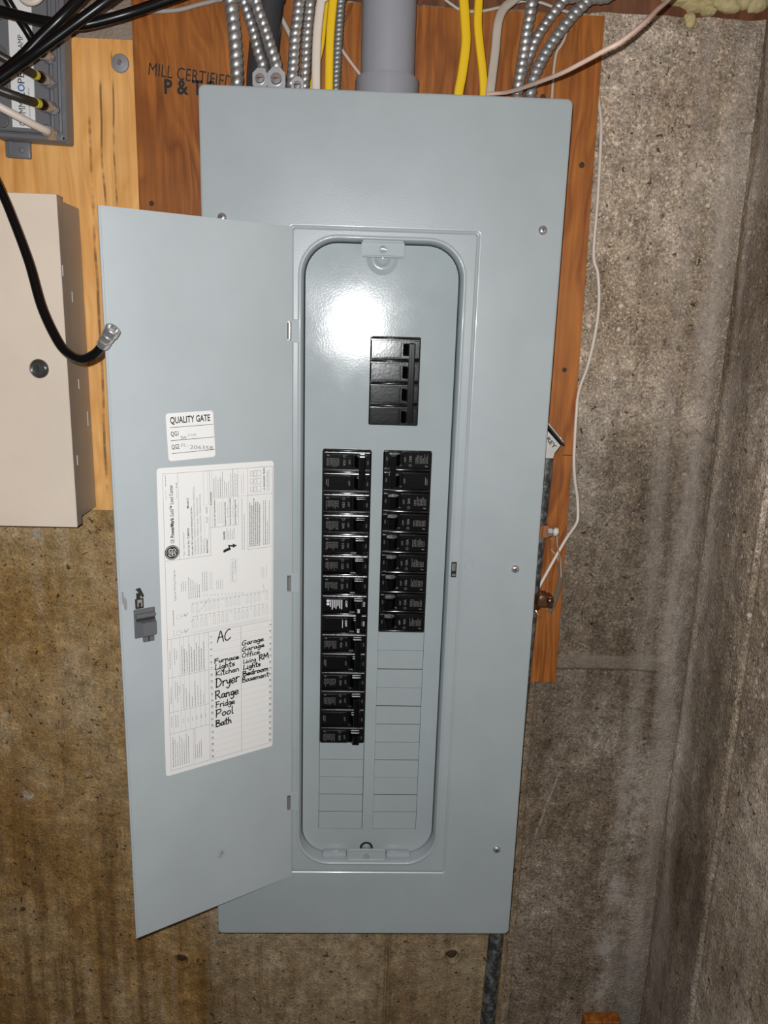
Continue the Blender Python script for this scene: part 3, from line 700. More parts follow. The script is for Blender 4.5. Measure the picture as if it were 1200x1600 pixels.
line(.0330, .1760, .0560, .1500, .00025, 2)
for z in (.1640, .1830):
    rect(.0170, z, .0215, z + .0050, mi=3); line(.0215, z + .0025, .0280, z + .0025, mi=2); ribbon(mb, [LP(.0255, z), LP(.0270, z + .0035), LP(.0300, z)], .0004, -.0005, 1)
for k in range(12):
    rect(.0480 + k * .0042, .1462 + .0004 * k, .0495 + k * .0042, .1472 + .0004 * k, mi=3)
fine(.1190, .1360, .0120, mi=3); fine(.1215, .1370, .0130, mi=3); fine(.1250, .1370, .0150, mi=3); line(.1200, .1440, .1225, .1530, mi=2)
# table of ratings at lower left
for z in (.2368, .2788, .3052): line(FL, z, .0530, z)
line(.0530, .1911, .0530, FB); line(.0105, .1911, .0105, .3052, mi=3); line(.0197, .1911, .0197, .3052, mi=3)
for k, x in enumerate((.0240, .0300, .0365, .0425, .0480)): line(x, .1911, x, .3052, mi=3)
for x, z, L in ((.0085, .226, .022), (.0135, .222, .020), (.0160, .216, .010), (.0085, .268, .020), (.0135, .264, .022), (.0160, .268, .024), (.0180, .258, .010), (.0085, .297, .014), (.0130, .299, .016), (.0155, .298, .014)): fine(x, z, L, mi=2)
for i in range(10): fine(.0220 + i * .0028, .2350, .034 - (i % 3) * .004, mi=2, h=.0007)
for i in range(8): fine(.0225 + i * .0034, .2770, .030 - (i % 4) * .006, mi=2)
for i in range(6): fine(.0222 + i * .0052, .2950, .0050, mi=2)
line(.0330, .3052, .0330, .3500, mi=3)
for i in range(8): fine(.0090 + i * .0026, .3470, .038 - (i % 3) * .004, mi=1 if i == 0 else 2)
for i in range(4): fine(.0350 + i * .0024, .3440, (.038, .018, .02, .022)[i], mi=2)
# directory rows
RP = (FB - .1911) / 20
line(.0927, .1911, .0927, FB, mi=2)
for i in range(20):
    z = .1911 + RP * (i + 1)
    if i < 19: line(.0545, z, FR, z, .0002, 3)
    vt(str(2 * i + 1), .0575, z - .0018, .0025, None, .02, 1); vt(str(2 * i + 2), .1312, z - .0016, .0025, None, .02, 1)
label = obj('circuit_directory', mb, [PAPER, INK, INK_GREY, INK_LIGHT], door, 0); tag(label, 'white printed circuit directory label')

# handwriting: pen strokes, letter box: x-height .5, capital 1
G = {
 'A': (.72, [[(0, 0), (.18, .55), (.34, 1), (.48, .6), (.62, -.02)], [(.1, .4), (.56, .44)]]),
 'C': (.66, [[(.6, .95), (.42, 1), (.15, .75), (.03, .4), (.1, .08), (.32, 0), (.62, .2)]]),
 'G': (.66, [[(.56, .95), (.3, .95), (.08, .6), (.04, .2), (.22, 0), (.46, .12), (.54, .42), (.34, .42)]]),
 'a': (.50, [[(.40, .42), (.2, .5), (.05, .25), (.1, .02), (.28, .08), (.40, .45), (.38, .1), (.48, .02)]]),
 'r': (.40, [[(.06, .5), (.08, 0)], [(.08, .3), (.2, .5), (.38, .48)]]),
 'g': (.48, [[(.38, .45), (.16, .5), (.06, .22), (.2, .05), (.36, .3), (.4, .45), (.36, -.2), (.2, -.4), (.04, -.28)]]),
 'e': (.46, [[(.06, .22), (.36, .3), (.3, .5), (.12, .45), (.04, .18), (.16, 0), (.42, .1)]]),
 'O': (.66, [[(.3, .95), (.08, .65), (.05, .25), (.25, 0), (.5, .2), (.56, .6), (.42, .92), (.26, .95)]]),
 'f': (.36, [[(.36, .9), (.22, .95), (.16, .6), (.14, -.12)], [(.02, .45), (.32, .5)]]),
 'i': (.26, [[(.1, .48), (.1, .02), (.2, .05)], [(.1, .72), (.12, .75)]]),
 'c': (.42, [[(.36, .45), (.18, .5), (.05, .22), (.16, .01), (.38, .1)]]),
 'L': (.52, [[(.12, 1), (.06, .4), (.05, .03), (.48, .1)]]),
 'v': (.42, [[(.03, .5), (.16, 0), (.36, .5)]]),
 'n': (.50, [[(.05, .5), (.07, 0)], [(.07, .3), (.22, .5), (.34, .42), (.38, 0)]]),
 'R': (.66, [[(.08, 1), (.08, 0)], [(.02, .95), (.4, .98), (.48, .75), (.3, .52), (.1, .48)], [(.22, .5), (.58, 0)]]),
 'M': (.84, [[(.05, 0), (.12, .95), (.36, .35), (.62, .95), (.72, 0)]]),
 'h': (.48, [[(.08, 1), (.08, 0)], [(.08, .3), (.22, .5), (.34, .4), (.38, 0)]]),
 't': (.38, [[(.18, .95), (.16, .1), (.3, 0)], [(.0, .6), (.36, .66)]]),
 's': (.42, [[(.36, .5), (.14, .48), (.1, .32), (.34, .2), (.3, .02), (.05, .02)]]),
 'B': (.62, [[(.08, 1), (.06, 0)], [(.04, .95), (.38, .95), (.42, .7), (.12, .5), (.5, .42), (.52, .12), (.3, 0), (.05, .02)]]),
 'd': (.50, [[(.36, .42), (.16, .5), (.05, .22), (.18, 0), (.36, .2)], [(.4, 1), (.38, .05), (.46, 0)]]),
 'o': (.46, [[(.2, .5), (.05, .28), (.14, 0), (.36, .14), (.36, .42), (.2, .5)]]),
 'm': (.70, [[(.05, .5), (.07, 0)], [(.07, .3), (.2, .5), (.32, .4), (.34, 0)], [(.34, .3), (.46, .5), (.58, .4), (.6, 0)]]),
 'F': (.56, [[(.1, .95), (.06, 0)], [(.04, .92), (.52, .98)], [(.08, .5), (.42, .56)]]),
 'u': (.48, [[(.05, .5), (.08, .08), (.24, .02), (.38, .5)], [(.38, .5), (.4, .02)]]),
 'K': (.58, [[(.08, 1), (.06, 0)], [(.52, .9), (.12, .45), (.52, .04)]]),
 'D': (.66, [[(.1, 1), (.06, 0)], [(.02, .95), (.36, .88), (.56, .5), (.42, .12), (.06, 0)]]),
 'y': (.48, [[(.05, .5), (.1, .2), (.26, .15), (.38, .5)], [(.4, .5), (.34, -.15), (.18, -.4), (.02, -.3)]]),
 'P': (.60, [[(.1, 1), (.06, -.02)], [(.02, .92), (.4, 1), (.52, .75), (.36, .5), (.1, .42)]]),
 'l': (.24, [[(.1, 1), (.1, .05), (.18, 0)]]), 'k': (.46, [[(.08, 1), (.08, 0)], [(.38, .5), (.1, .25), (.4, 0)]]), ' ': (.35, [])}
mb = MB()
def write(s, x, z, cap, length, wd=.0009, rise=0.0):
    tw = sum(G[c][0] for c in s); k = length / tw; cx = 0
    for c in s:
        for stq in G[c][1]:
            pts = [LP(x + (cx + px) * k, z - rise * (cx + px) * k - py * cap + random.uniform(-.0001, .0001)) for px, py in stq]
            if len(pts) > 2: pts = [(p.x, p.z) for p in smooth([(q[0], 0, q[1]) for q in pts], 4)]
            ribbon(mb, pts, wd * (1.12 if x > .085 else 1.2), -.0009, 0)
        cx += G[c][0]
def dz(px, py):   # photo point on the door plane -> label coordinates
    n = Vector((math.sin(ANG), -math.cos(ANG), 0)); d = ray(px, py); o = Vector((HX, 0, 0)); t_ = (o - CAM).dot(n) / d.dot(n); q = CAM + d * t_
    X = (q.x - HX) * math.cos(ANG) + q.y * math.sin(ANG); Z = q.z
    lz = (LT[1] - Z); lx = (X - LT[0]) + lz * stt; return lx, lz
for s, (ax, ay), (bx, by), cap, wd in (
    ('AC', (339.5, 1002), (361, 997), .0128, .0011), ('Furnace', (335, 1035), (373.5, 1027), .0055, .0010), ('Lights', (336, 1045), (367, 1038), .0066, .0010), ('Kitchen', (337, 1055), (374, 1046), .0066, .0009),
    ('Dryer', (337, 1073), (374, 1062), .0115, .0012), ('Range', (336, 1091), (373, 1082), .0100, .0012), ('Fridge', (337, 1104), (367, 1097), .0072, .0010), ('Pool', (337, 1119), (365, 1112), .0092, .0011), ('Bath', (337, 1134), (362, 1127), .0080, .0012),
    ('Garage', (378, 1007), (412, 999), .0068, .0010), ('Garage', (378, 1016.5), (413, 1008), .0062, .0010), ('Office', (378, 1026), (406, 1019), .0066, .0009), ('Living', (380, 1035), (400, 1030.5), .0062, .0008), ('RM', (404.5, 1030), (420, 1025), .0078, .0012),
    ('Lights', (380, 1044.5), (407, 1038), .0068, .0011), ('Bedroom', (379, 1055), (419, 1045), .0070, .0012), ('Basement', (378, 1064.5), (420, 1054), .0068, .0010)):
    p, q = dz(ax, ay), dz(bx, by); cap *= .86 if ax > 376 else 1; write(s, p[0], p[1], cap, q[0] - p[0], wd, (p[1] - q[1]) / (q[0] - p[0]))
tag(obj('handwriting', mb, MARKER, door, 0), 'black marker handwriting')

# ------------------------------------------------------------------ circuit breakers
def breaker(name, cx, ztop, poles, flip, label, rating, look='std', group='circuit breakers in the panel', wid=.0572):
    h = poles * PI_; hw = wid / 2 - .0006
    root = thing(name, (cx, D, ztop - h / 2), label, 'circuit breaker', group)
    root.rotation_euler = (0, math.pi if flip else 0, 0)
    org = ORG[root]; ORG[root] = (0, 0, 0)
    body = MB(); tog = MB(); pr = MB(); pw = MB()
    fy = -.0045
    for k in range(poles):
        zc = h / 2 - (k + .5) * PI_
        body.box(-hw, hw, -.0012, .028, zc - PI_ / 2 + .0003, zc + PI_ / 2 - .0003, .0007)
        body.box(-hw + .0005, hw - .0005, -.0032, 0, zc + PI_ / 2 - .0034, zc + PI_ / 2 - .0010, .0010, seg=2)    # ridge along the upper edge
        body.box(-hw + .0006, .0068, fy, 0, zc - .0112, zc + .0083, .0007)           # face with print
        body.box(.0216, hw - .0005, fy, 0, zc - .0112, zc + .0083, .0007)            # inner face by the centre rail
        body.box(.0062, .0220, fy, 0, zc + .0055, zc + .0083, .0004)
        body.box(-hw + .0030, .0050, fy - .0004, fy + .0005, zc - .0095, zc + .0062, .0003)
    # toggle thrown towards the centre rail
    def lever(za, zb, tip=-.0170, x0=.0112, x1=.0222):
        tog.loops([[(x0 - .003, 0, za), (x1, 0, za), (x1, 0, zb), (x0 - .003, 0, zb)],
                   [(x0 + .0010, -.0085, za), (x1 + .0002, -.0085, za), (x1 + .0002, -.0085, zb), (x0 + .0010, -.0085, zb)],
                   [(x0 + .0022, tip + .0012, za - .0002), (x1 - .0006, tip + .0012, za - .0002), (x1 - .0006, tip + .0012, zb + .0002), (x0 + .0022, tip + .0012, zb + .0002)],
                   [(x0 + .0032, tip, za - .0008), (x1 - .0018, tip, za - .0008), (x1 - .0018, tip, zb + .0008), (x0 + .0032, tip, zb + .0008)]], 0, True, True, True)
    if poles == 1:
        lever(.0050, -.0088, -.0145)
    else:
        for k in range(poles):
            zc = h / 2 - (k + .5) * PI_; lever(zc + .0050, zc - .0086, -.0135)
        tog.box(.0142, .0214, -.0182, -.0095, -h / 2 + .0050, h / 2 - .0072, .0009)
        tog.box(.0172, .0180, -.0186, -.0180, -h / 2 + .0055, h / 2 - .0078, .0002)
    def bt(s, x, zc, hh, L, mi, b=0.0): put_text(pr, s, x, zc + L / 2, hh, (0, -1), (1, 0), fy - .0006, mi, L, b)
    for k in range(poles):
        zc = h / 2 - (k + .5) * PI_ - .0012
        if look == 'main': continue
        mi = 1 if look == 'white' else 0
        if look == 'white':
            bt('OFF', .0012, zc + .001, .0026, .0085, 1, .02); bt('ON', .0232, zc + .001, .0022, .0060, 1, .02)
            pw_ = pr; put_text(pr, rating, .0162, zc - .0005, .0030, (0, -1), (1, 0), -.0188, 1, .0052, .03)
            if k == 0:
                for j in range(7): ribbon(pr, [(-.0170 + j * .0023, zc + .0062), (-.0170 + j * .0023, zc - (.003, .0065, .004, .0055, .002, .005, .006)[j])], .0012, fy - .0006, 1, False)
                for q in (.0045, .0005): pr.prism(circ(-.0200, zc + q, .0019, 12), fy - .0007, fy - .0004, 1)
            else: ribbon(pr, [(-.0018, zc + .0055), (-.0018, zc - .0050)], .0007, fy - .0006, 1, False)
            continue
        bt('ON', .0238, zc - .0015, .0018, .0044, 0, .02); bt('OFF', .0020, zc - .0010, .0022, .0058, 2 if look == 'tan' else 0, .015)
        first = (k == 0) if not flip else (k == poles - 1)
        if first:
            bt(rating, -.0044, zc - .0022, .0030, .0024 * len(rating), 0, .025)
            rm = circ(-.0030, zc + .0058, .0017, 4); ribbon(pr, rm + rm[:1], .0005, fy - .0006, 0, False)
            for j in range(9):
                L = random.uniform(.0065, .0108); zt = zc + .0032
                zz = zt
                while zz > zt - L:
                    d = random.uniform(.0008, .0022); ribbon(pr, [(-.0232 + j * .0017, zz), (-.0232 + j * .0017, max(zz - d, zt - L))], .0008, fy - .0006, 0, False); zz -= d + .0006
            ribbon(pr, [(-.0236, zc + .0068), (-.0205, zc + .0062)], .0012, fy - .0006, 0, False)
        else:
            for j in range(2):
                ribbon(pr, [(-.0236 + j * .0018, zc + .0035), (-.0236 + j * .0018, zc - .0035 - j * .002)], .0008, fy - .0006, 0, False)
    b_ = obj('body', body, BLACK, root, 30); ORG[b_] = (0, 0, 0)
    obj('toggle', tog, BLACK_TOG, root, 30)
    if pr.v: obj('rating_print', pr, [PRINT_DIM, PRINT_WHITE, PRINT_TAN], b_, 0)
    return root
cl, cr = (CL[0] + CL[1]) / 2, (CR[0] + CR[1]) / 2
breaker('main_breaker', (MAINR[0] + MAINR[1]) / 2, MAINR[3] + .0008, 4, False, 'large black main breaker with long handle above both columns', '', 'main', None, MAINR[1] - MAINR[0])
LEFT = [(2, '15A', 'std', 'black two-pole breaker at the top of the left column'),
        (1, '15A', 'std', 'black 15A single breaker directly below the left column\'s top two-pole breaker'),
        (1, '20A', 'std', 'black 20A single breaker, uppermost 20A in the left column'),
        (1, '15A', 'std', 'black 15A single breaker just below the left column\'s uppermost 20A'),
        (1, '15A', 'std', 'black 15A single breaker, lowest 15A in the left column'),
        (1, '20A', 'std', 'black 20A single breaker just above the left two-pole with bright white print'),
        (2, '30', 'white', 'black two-pole 30 amp breaker with bright white print in the left column'),
        (2, '40A', 'std', 'black two-pole 40A breaker below the one with bright white print'),
        (1, '20A', 'std', 'black 20A single breaker between the 40A and 70 two-pole breakers'),
        (2, '70', 'std', 'black two-pole 70 amp breaker, lowest two-pole in the left column'),
        (1, '20A', 'std', 'black 20A single breaker at the bottom of the left column')]
RIGHT = [(2, '150', 'std', 'black two-pole breaker at the top of the right column'),
         (1, '20A', 'std', 'black 20A single breaker directly below the right column\'s two-pole breaker'),
         (1, '20A', 'std', 'black 20A single breaker, second single from the top of the right column'),
         (1, '15A', 'std', 'black 15A single breaker, uppermost 15A in the right column'),
         (1, '15A', 'std', 'black 15A single breaker, second 15A down in the right column'),
         (1, '15A', 'std', 'black 15A single breaker, third 15A down in the right column'),
         (1, '15A', 'std', 'black 15A single breaker, fourth and lowest 15A in the right column'),
         (1, '20A', 'tan', 'black 20A single breaker at the bottom of the right column')]
for cx, rows, fl_ in ((cl, LEFT, False), (cr, RIGHT, True)):
    s = 0
    for n, rt, lk_, lb in rows:
        breaker('two_pole_breaker' if n == 2 else 'single_pole_breaker', cx, Z0 - .0010 - s * PI_ , n, fl_, lb, rt, lk_); s += n

# ------------------------------------------------------------------ conduits and cables above the panel
CEIL = .425
def path(pts, Y, up=True):
    """pts: photo points from the panel upwards; Y depth or list of depths"""
    Ys = Y if isinstance(Y, (list, tuple)) else [Y] * len(pts)
    q = [at(x, y, yy) for (x, y), yy in zip(pts, Ys)]
    if up:
        a, b = q[-2], q[-1]; d = (b - a); d = d / max(d.z, .005)
        e = b.copy(); e.z = CEIL; e.x = b.x + d.x * min(.06, CEIL - b.z); e.y = b.y + d.y * .05
        mid = b + d * .04; q += [mid, e]
    return q
def down(q, z=-.012):
    d = q[0].copy(); d.z = min(z, d.z - .002); return [d] + q
def armored(pts, Y, r, pitch, label, mat=GALV):
    mb = MB().tube(down(path(pts, Y)), r, 14, armor=(pitch, r * .25)); return tag(obj('armored_cable', mb, mat, None, 60), label, 'armored cable', 'armored cables entering the panel')
armored([(371, 138), (369, 90), (365, 40), (360, 0)], .045, .0076, .0088, 'thickest silver armored cable, leftmost above the panel')
armored([(412, 110), (404, 81), (395, 44), (387, 20), (381, 0)], .058, .0064, .0070, 'silver armored cable slanting into the left one of the clamp connectors')
armored([(433, 110), (423.5, 75), (413.4, 42), (404, 15), (400, 0)], .042, .0066, .0072, 'silver armored cable slanting in beside the dark grey pipe')
armored([(456, 128), (458, 105), (461, 60), (465.7, 20), (467.5, 0)], .046, .0064, .0070, 'silver armored cable, left one of the upright close pair')
armored([(476.7, 128), (478, 100), (480, 60), (484, 20), (485.5, 0)], .048, .0058, .0066, 'silver armored cable, right one of the upright pair beside the cream cable')
armored([(525, 140), (526, 110), (529, 60), (532, 10), (533, 0)], .062, .0052, .0046, 'thin finely ribbed armored cable behind the yellow cable', GALV2)
armored([(808, 147), (813, 114), (818.8, 81), (823, 48), (829, 18), (831.6, 0)], .046, .0064, .0072, 'silver armored cable rising steeply right of the dull white cable')
armored([(806, 149), (817, 112), (829, 82), (838, 60), (852.7, 37), (869, 15), (881, 0)], .060, .0058, .0072, 'silver armored cable in the middle of the right-hand fan', GALV)
armored([(829, 149), (832.5, 126.5), (842, 103), (856, 77), (874.7, 50), (897, 22), (919, 0)], .048, .0064, .0072, 'grey armored cable leaning furthest right', GALV2)
# dark pipe behind the armored cables
tag(obj('dark_pipe', MB().tube(down(path([(409, 128), (412, 90), (416, 40), (420, 0)], .078)), .0170, 20), DARKPIPE), 'dark grey pipe behind the left armored cables', 'pipe')
# clamp connectors
def clamp(px, py, Y, s, label):
    a = at(px, py, Y); r = thing('cable_connector', (a.x, Y, a.z - .012), label, 'cable connector', 'clamp connectors on top of the panel')
    mb = MB(); mb.prism(rrect(a.x - .0079 * s, a.x + .0079 * s, a.z - .0125 * s, a.z + .0095 * s, .0052 * s, 1), Y - .0015, Y + .006); mb.box(a.x - .0072 * s, a.x + .0072 * s, Y + .006, Y + .018, a.z - .014 * s, a.z - .002 * s, .001)
    obj('clamp_plate', mb, STEEL, r)
    mb = MB(); mb.lathe([(.0052 * s, 0), (.0052 * s, -.0016), (.0042 * s, -.0030), (.0001, -.0034)], (a.x, Y - .0015, a.z - .0012), (0, 1, 0), 16); mb.box(a.x - .003, a.x + .003, Y - .0054, Y - .0048, a.z - .0017, a.z - .0007, 0, 1, M=None)
    obj('clamp_screw', mb, [CHROME, LATCHD], r)
clamp(406.5, 122, .030, 1.0, 'zinc clamp connector, leftmost of the row on the panel')
clamp(432, 122.5, .029, 1.18, 'zinc clamp connector, second from the left on the panel')
clamp(465, 132.5, .030, .82, 'small half-hidden zinc connector under the upright pair of armored cables')
# flat and round jacketed cables
def cable(name, pts, Y, r, mat, label, flat_=None, dn=True, up=True, cat='cable', n=12):
    q = path(pts, Y, up)
    if dn: q = down(q)
    return tag(obj(name, MB().tube(q, r, n, flat=flat_), mat, None, 60), label, cat)
cable('flat_cable', [(494, 138), (494, 100), (496, 50), (500.5, 10), (502, 0)], .036, .0047, WHITE, 'cream flat cable beside the left yellow cable', .0030)
cable('flat_cable', [(487, 138), (495, 105), (503, 70), (506, 40), (510, 0)], .064, .0028, YELLOW, 'thin yellow cable hidden behind the cream flat cable', .0022)
cable('flat_cable', [(514, 138), (515, 80), (517, 40), (520.7, 0)], .044, .0046, YELLOW, 'bright yellow cable left of the big grey conduit', .0032)
cable('flat_cable', [(716.5, 146), (721.7, 117), (727.7, 70), (727, 37), (724.5, 0)], .044, .0053, YELLOW, 'yellow cable just right of the big grey conduit', .0036)
cable('flat_cable', [(755.5, 146), (754, 112), (749.5, 72), (746.5, 36), (748, 0)], .050, .0046, YELLOW, 'bent yellow cable beside the dull white cable', .0030)
cable('flat_cable', [(766, 146), (770, 110), (774, 77), (778, 37), (787, 14), (806, -3)], [.044, .05, .055, .06, .066, .072], .0049, WHITE2, 'dull white flat cable bending over towards the right', .0028)
cable('thin_wire', [(567, 122), (545, 93), (523.5, 62), (505, 35), (487, 0)], .074, .0020, PINK, 'thin pinkish wire slanting behind the left yellow cable', dn=False, cat='wire', n=8)
cable('thin_wire', [(460, 66), (452, 52), (443, 34), (433, 18), (420, 2)], .085, .0028, WHITE2, 'thin white wire crossing behind the upright pair of armored cables', dn=False, cat='wire', n=8)
cable('thin_wire', [(862.5, 152), (864.6, 117), (869, 84), (876.5, 71), (882, 60), (889, 34), (893, 22), (872, 14), (845, 4), (827, 1)], .0965, .0017, WHITE2, 'thin white wire on the plywood behind the right armored cables', cat='wire', n=8)
cable('pink_cable', [(762, 147), (787, 145), (810.5, 139), (841.7, 128), (878, 114), (915, 95), (944, 79), (970, 65), (1005, 37), (1027, 15), (1044, 0), (1075, -32), (1130, -100)], [.012, 0, -.03, -.075, -.115, -.14, -.155, -.16, -.15, -.13, -.11, -.08, -.04], .0020, PINK, 'pinkish cable sagging across the top right corner', dn=False, up=False, cat='cable', n=10)
cable('grey_cable', [(100, 17), (149, 17), (178, 18), (227, 18), (275, 16), (311, 7), (335, 1), (352, -8), (356, -60)], [.09, .088, .088, .088, .088, .086, .084, .080, .080], .0024, GREYC, 'thin grey cable sagging along the top edge of the brown plywood', dn=False, up=False, n=8)
# big plastic conduit
q = [at(605, 140, .055), at(605, 60, .055)]
cxm = (q[0].x + q[1].x) / 2 + .0005
r = thing('plastic_conduit', (cxm, .055, -.012), 'thick grey plastic conduit entering the top of the panel', 'conduit')
obj('pipe', MB().lathe([(.0296, -.010), (.0296, CEIL)], (cxm, .055, 0), (0, 0, 1), 40), PVC, r)
mb = MB().lathe([(.0352, -.0118), (.0352, .0240), (.0345, .0262), (.0300, .0270)], (cxm, .055, 0), (0, 0, 1), 40); mb.box(cxm - .0006, cxm + .0006, .0193, .022, -.01, .024)
obj('coupling', mb, PVC, r)

# ------------------------------------------------------------------ wire down the right and the grounding hardware
cable('wall_wire', [(934, 150), (938.5, 184), (939, 214.5), (934, 309), (927.5, 397), (934, 427), (936, 471), (931, 515), (919, 569), (905, 609), (901, 640), (897, 709), (898, 747), (902, 777.5), (903, 805), (900, 819), (883.5, 843.5), (861.5, 882), (845, 912), (837, 926)],
      [.1175, .113, .1105, .1105, .1105, .1105, .1105, .1105, .109, .104, .098, .096, .096, .100, .098, .095, .085, .078, .07, .066], .0021, WHITE, 'cream wire running down beside the plywood to the lower ground clamp', dn=False, up=False, cat='wire', n=10)
# conduit with angled fitting
YC = .066
a, b = at(851, 716, YC), at(757, 1640, YC)
dirv = (b - a).normalized()
r = thing('metal_conduit', tuple(b), 'weathered grey metal conduit running down behind the panel', 'conduit')
far = a + dirv * ((ZBOT - a.z) / dirv.z)
ORG[r] = tuple(far); r.location = far
obj('pipe', MB().tube([a - dirv * .03, far], .0106, 20, sub=1), CONDUIT, r)
fit = MB()
pts = [(828, 640), (852, 668), (876, 695), (866, 708), (863.5, 717), (838, 717), (826, 690)]
poly = [(at(x, y, .05).x, at(x, y, .05).z) for x, y in pts]
lo = [(x, .045, z) for x, z in poly]; cxp = sum(p[0] for p in poly) / len(poly); czp = sum(p[1] for p in poly) / len(poly)
def shrink(k, y): return [(cxp + (x - cxp) * k, y, czp + (z - czp) * k) for x, z in poly]
fit.loops([shrink(.90, .043), shrink(.98, .046), shrink(1.0, .052), shrink(1.0, .080), shrink(.96, .088)], 0, True, True, True)
fo = obj('angled_fitting', fit, ALU, r, 50)
gk = MB(); p0, p1 = at(829, 636, .05), at(877, 695, .05); d = (p1 - p0).normalized(); nrm = Vector((d.z, 0, -d.x)) * -.0022
if nrm.z < 0: nrm = -nrm
gk.loops([[tuple(p0 + Vector((0, dy, 0))), tuple(p1 + Vector((0, dy, 0))), tuple(p1 + nrm + Vector((0, dy, 0))), tuple(p0 + nrm + Vector((0, dy, 0)))] for dy in (-.010, .040)], 0, True, True, True)
obj('gasket', gk, DARK, r)
gp = MB(); gp.loops([[tuple(p0 + nrm * s_ + Vector((0, dy, 0))) for s_ in (1,)] + [tuple(p1 - d * .003 + nrm + Vector((0, dy, 0))), tuple(p1 - d * .003 + nrm * 1.7 + Vector((0, dy, 0))), tuple(p0 + nrm * 1.7 + Vector((0, dy, 0)))] for dy in (-.008, .038)], 0, True, True, True)
gp.lathe([(.0028, 0), (.0028, .0016), (.0001, .0022)], tuple(p1 - d * .006 + nrm * 1.6 + Vector((0, .004, 0))), tuple(nrm), 10)
obj('fitting_cover', gp, STEEL, r)
mb = MB(); s0 = at(853, 685, .0425); U = (d.x, d.z); V = (-d.z, d.x) if d.x > 0 else (d.z, -d.x)
put_text(mb, 'REY', s0.x, s0.z - .001, .0052, U, V, .0424, 0, .016, .02); obj('cast_lettering', mb, RUST, r, 0)
# clamps
def conduit_at(z): return a + dirv * ((z - a.z) / dirv.z)
c1 = conduit_at(at(850, 830, .06).z)
r = thing('ground_clamp', tuple(c1), 'brown strap ground clamp on the metal conduit, upper of two', 'clamp')
mb = MB(); mb.lathe([(.0116, -.0085), (.0122, -.0085), (.0122, .0085), (.0116, .0085)], c1, dirv, 22, 0, False)
e = at(858, 831, .052); mb.box(c1.x + .004, e.x, .0525, .0540, e.z - .0080, e.z + .0078, .0003); mb.box(c1.x + .010, c1.x + .016, .0518, .0530, e.z - .0012, e.z + .0012, 0, 1)
obj('strap', mb, [STRAP, DARK], r)
mb = MB(); b0 = at(859, 831, .052); mb.lathe([(.0001, -.002), (.0058, -.002), (.0058, .0030), (.0036, .0032), (.0036, .0062), (.0052, .0064), (.0052, .0095), (.0001, .0100)], b0, (1, -.25, 0), 6); obj('bolt', mb, STEEL, r)
mb = MB(); b1 = at(868.5, 831, .046); mb.join(blob(b1.x, b1.y, b1.z, .0042, .0040, .0055, 61)); obj('sealant', mb, WHITE, r)
mb = MB(); mb.tube([at(870, 836, .05), at(871, 848, .055), at(871.5, 856, .06), at(874, 866, .075), at(876, 880, .085), at(877, 905, .09)], .0008, 6); mb.tube([at(862, 842, .055), at(865, 850, .07), at(861, 858, .085), at(866, 864, .085), at(871, 870, .08), at(872, 876, .08)], .0006, 6)
obj('wire_end', mb, WHITE2, r)
c2 = conduit_at(at(840, 938, .06).z)
r = thing('ground_clamp', tuple(c2), 'dark bronze screw ground clamp holding the cream wire', 'clamp')
mb = MB(); mb.lathe([(.0112, -.011), (.0140, -.011), (.0140, .011), (.0112, .011)], c2, dirv, 16, 0, False)
e0, e1 = at(838, 938, .05), at(864, 938, .05)
mb.box(e0.x, e1.x - .006, .046, .066, e0.z - .0085, e0.z + .0085, .002); mb.box(e1.x - .008, e1.x, .045, .064, e0.z - .0098, e0.z + .0070, .003, seg=2)
obj('clamp_body', mb, BRONZE, r)
mb = MB(); mb.lathe([(.0042, 0), (.0042, .004), (.0030, .0055), (.0001, .0055)], at(858, 938, .046), (.5, -1, 0), 12); mb.lathe([(.0036, 0), (.0036, .004), (.0001, .0045)], at(846, 934, .046), (0, -1, .2), 12); obj('clamp_bolt', mb, BRONZE, r)
mb = MB(); mb.tube([at(834, 945, .062), at(837, 953, .058), at(841, 960, .056), at(845, 964, .055)], .0013, 8); obj('copper_tail', mb, COPPER, r)
mb = MB(); mb.tube([at(874, 880, .092), at(876, 900, .090), at(872, 922, .082), at(866, 940, .075), at(858, 957, .072)], .0028, 8, flat=.0006); obj('tape_strip', mb, TAPE, r)

# ------------------------------------------------------------------ beige cabinet at left
YF = .024
xr = at(101.5, 521, YF).x; ztp = at(60, 302, YF).z; zbt = at(60, 823, YF).z
xl = xr - .365
r = thing('beige_cabinet', ((xl + xr) / 2, .06, zbt), 'beige metal low-voltage cabinet with round lock, at the left edge', 'cabinet')
xb = at(135, 521, YB).x
mb = MB().box(xl + .004, xb, YF + .016, YB, zbt + .008, ztp - .004, .001); obj('body', mb, BEIGE_SIDE, r)
mb = MB()
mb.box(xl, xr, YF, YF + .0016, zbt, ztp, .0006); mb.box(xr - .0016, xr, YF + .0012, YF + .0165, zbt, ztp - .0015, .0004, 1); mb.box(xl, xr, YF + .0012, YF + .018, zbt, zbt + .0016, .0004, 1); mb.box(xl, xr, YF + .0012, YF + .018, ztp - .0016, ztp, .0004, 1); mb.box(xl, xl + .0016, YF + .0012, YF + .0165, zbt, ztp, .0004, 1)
dr = obj('cover_door', mb, [BEIGE, BEIGE_SIDE], r)
lk0 = at(62, 576, YF)
mb = MB().lathe([(.0108, .001), (.0108, -.0022), (.0096, -.0032), (.0088, -.0030), (.0080, -.0012), (.0072, -.0010), (.0066, -.0026), (.0001, -.0030)], lk0, (0, 1, 0), 30)
mb.box(lk0.x - .0011, lk0.x + .0011, YF - .0036, YF - .0028, lk0.z - .0034, lk0.z + .0034, .0003, 1)
obj('lock', mb, [flat('dark_chrome_lock', (.36, .36, .36), .2, .9, nz=.3), LATCHD], dr)
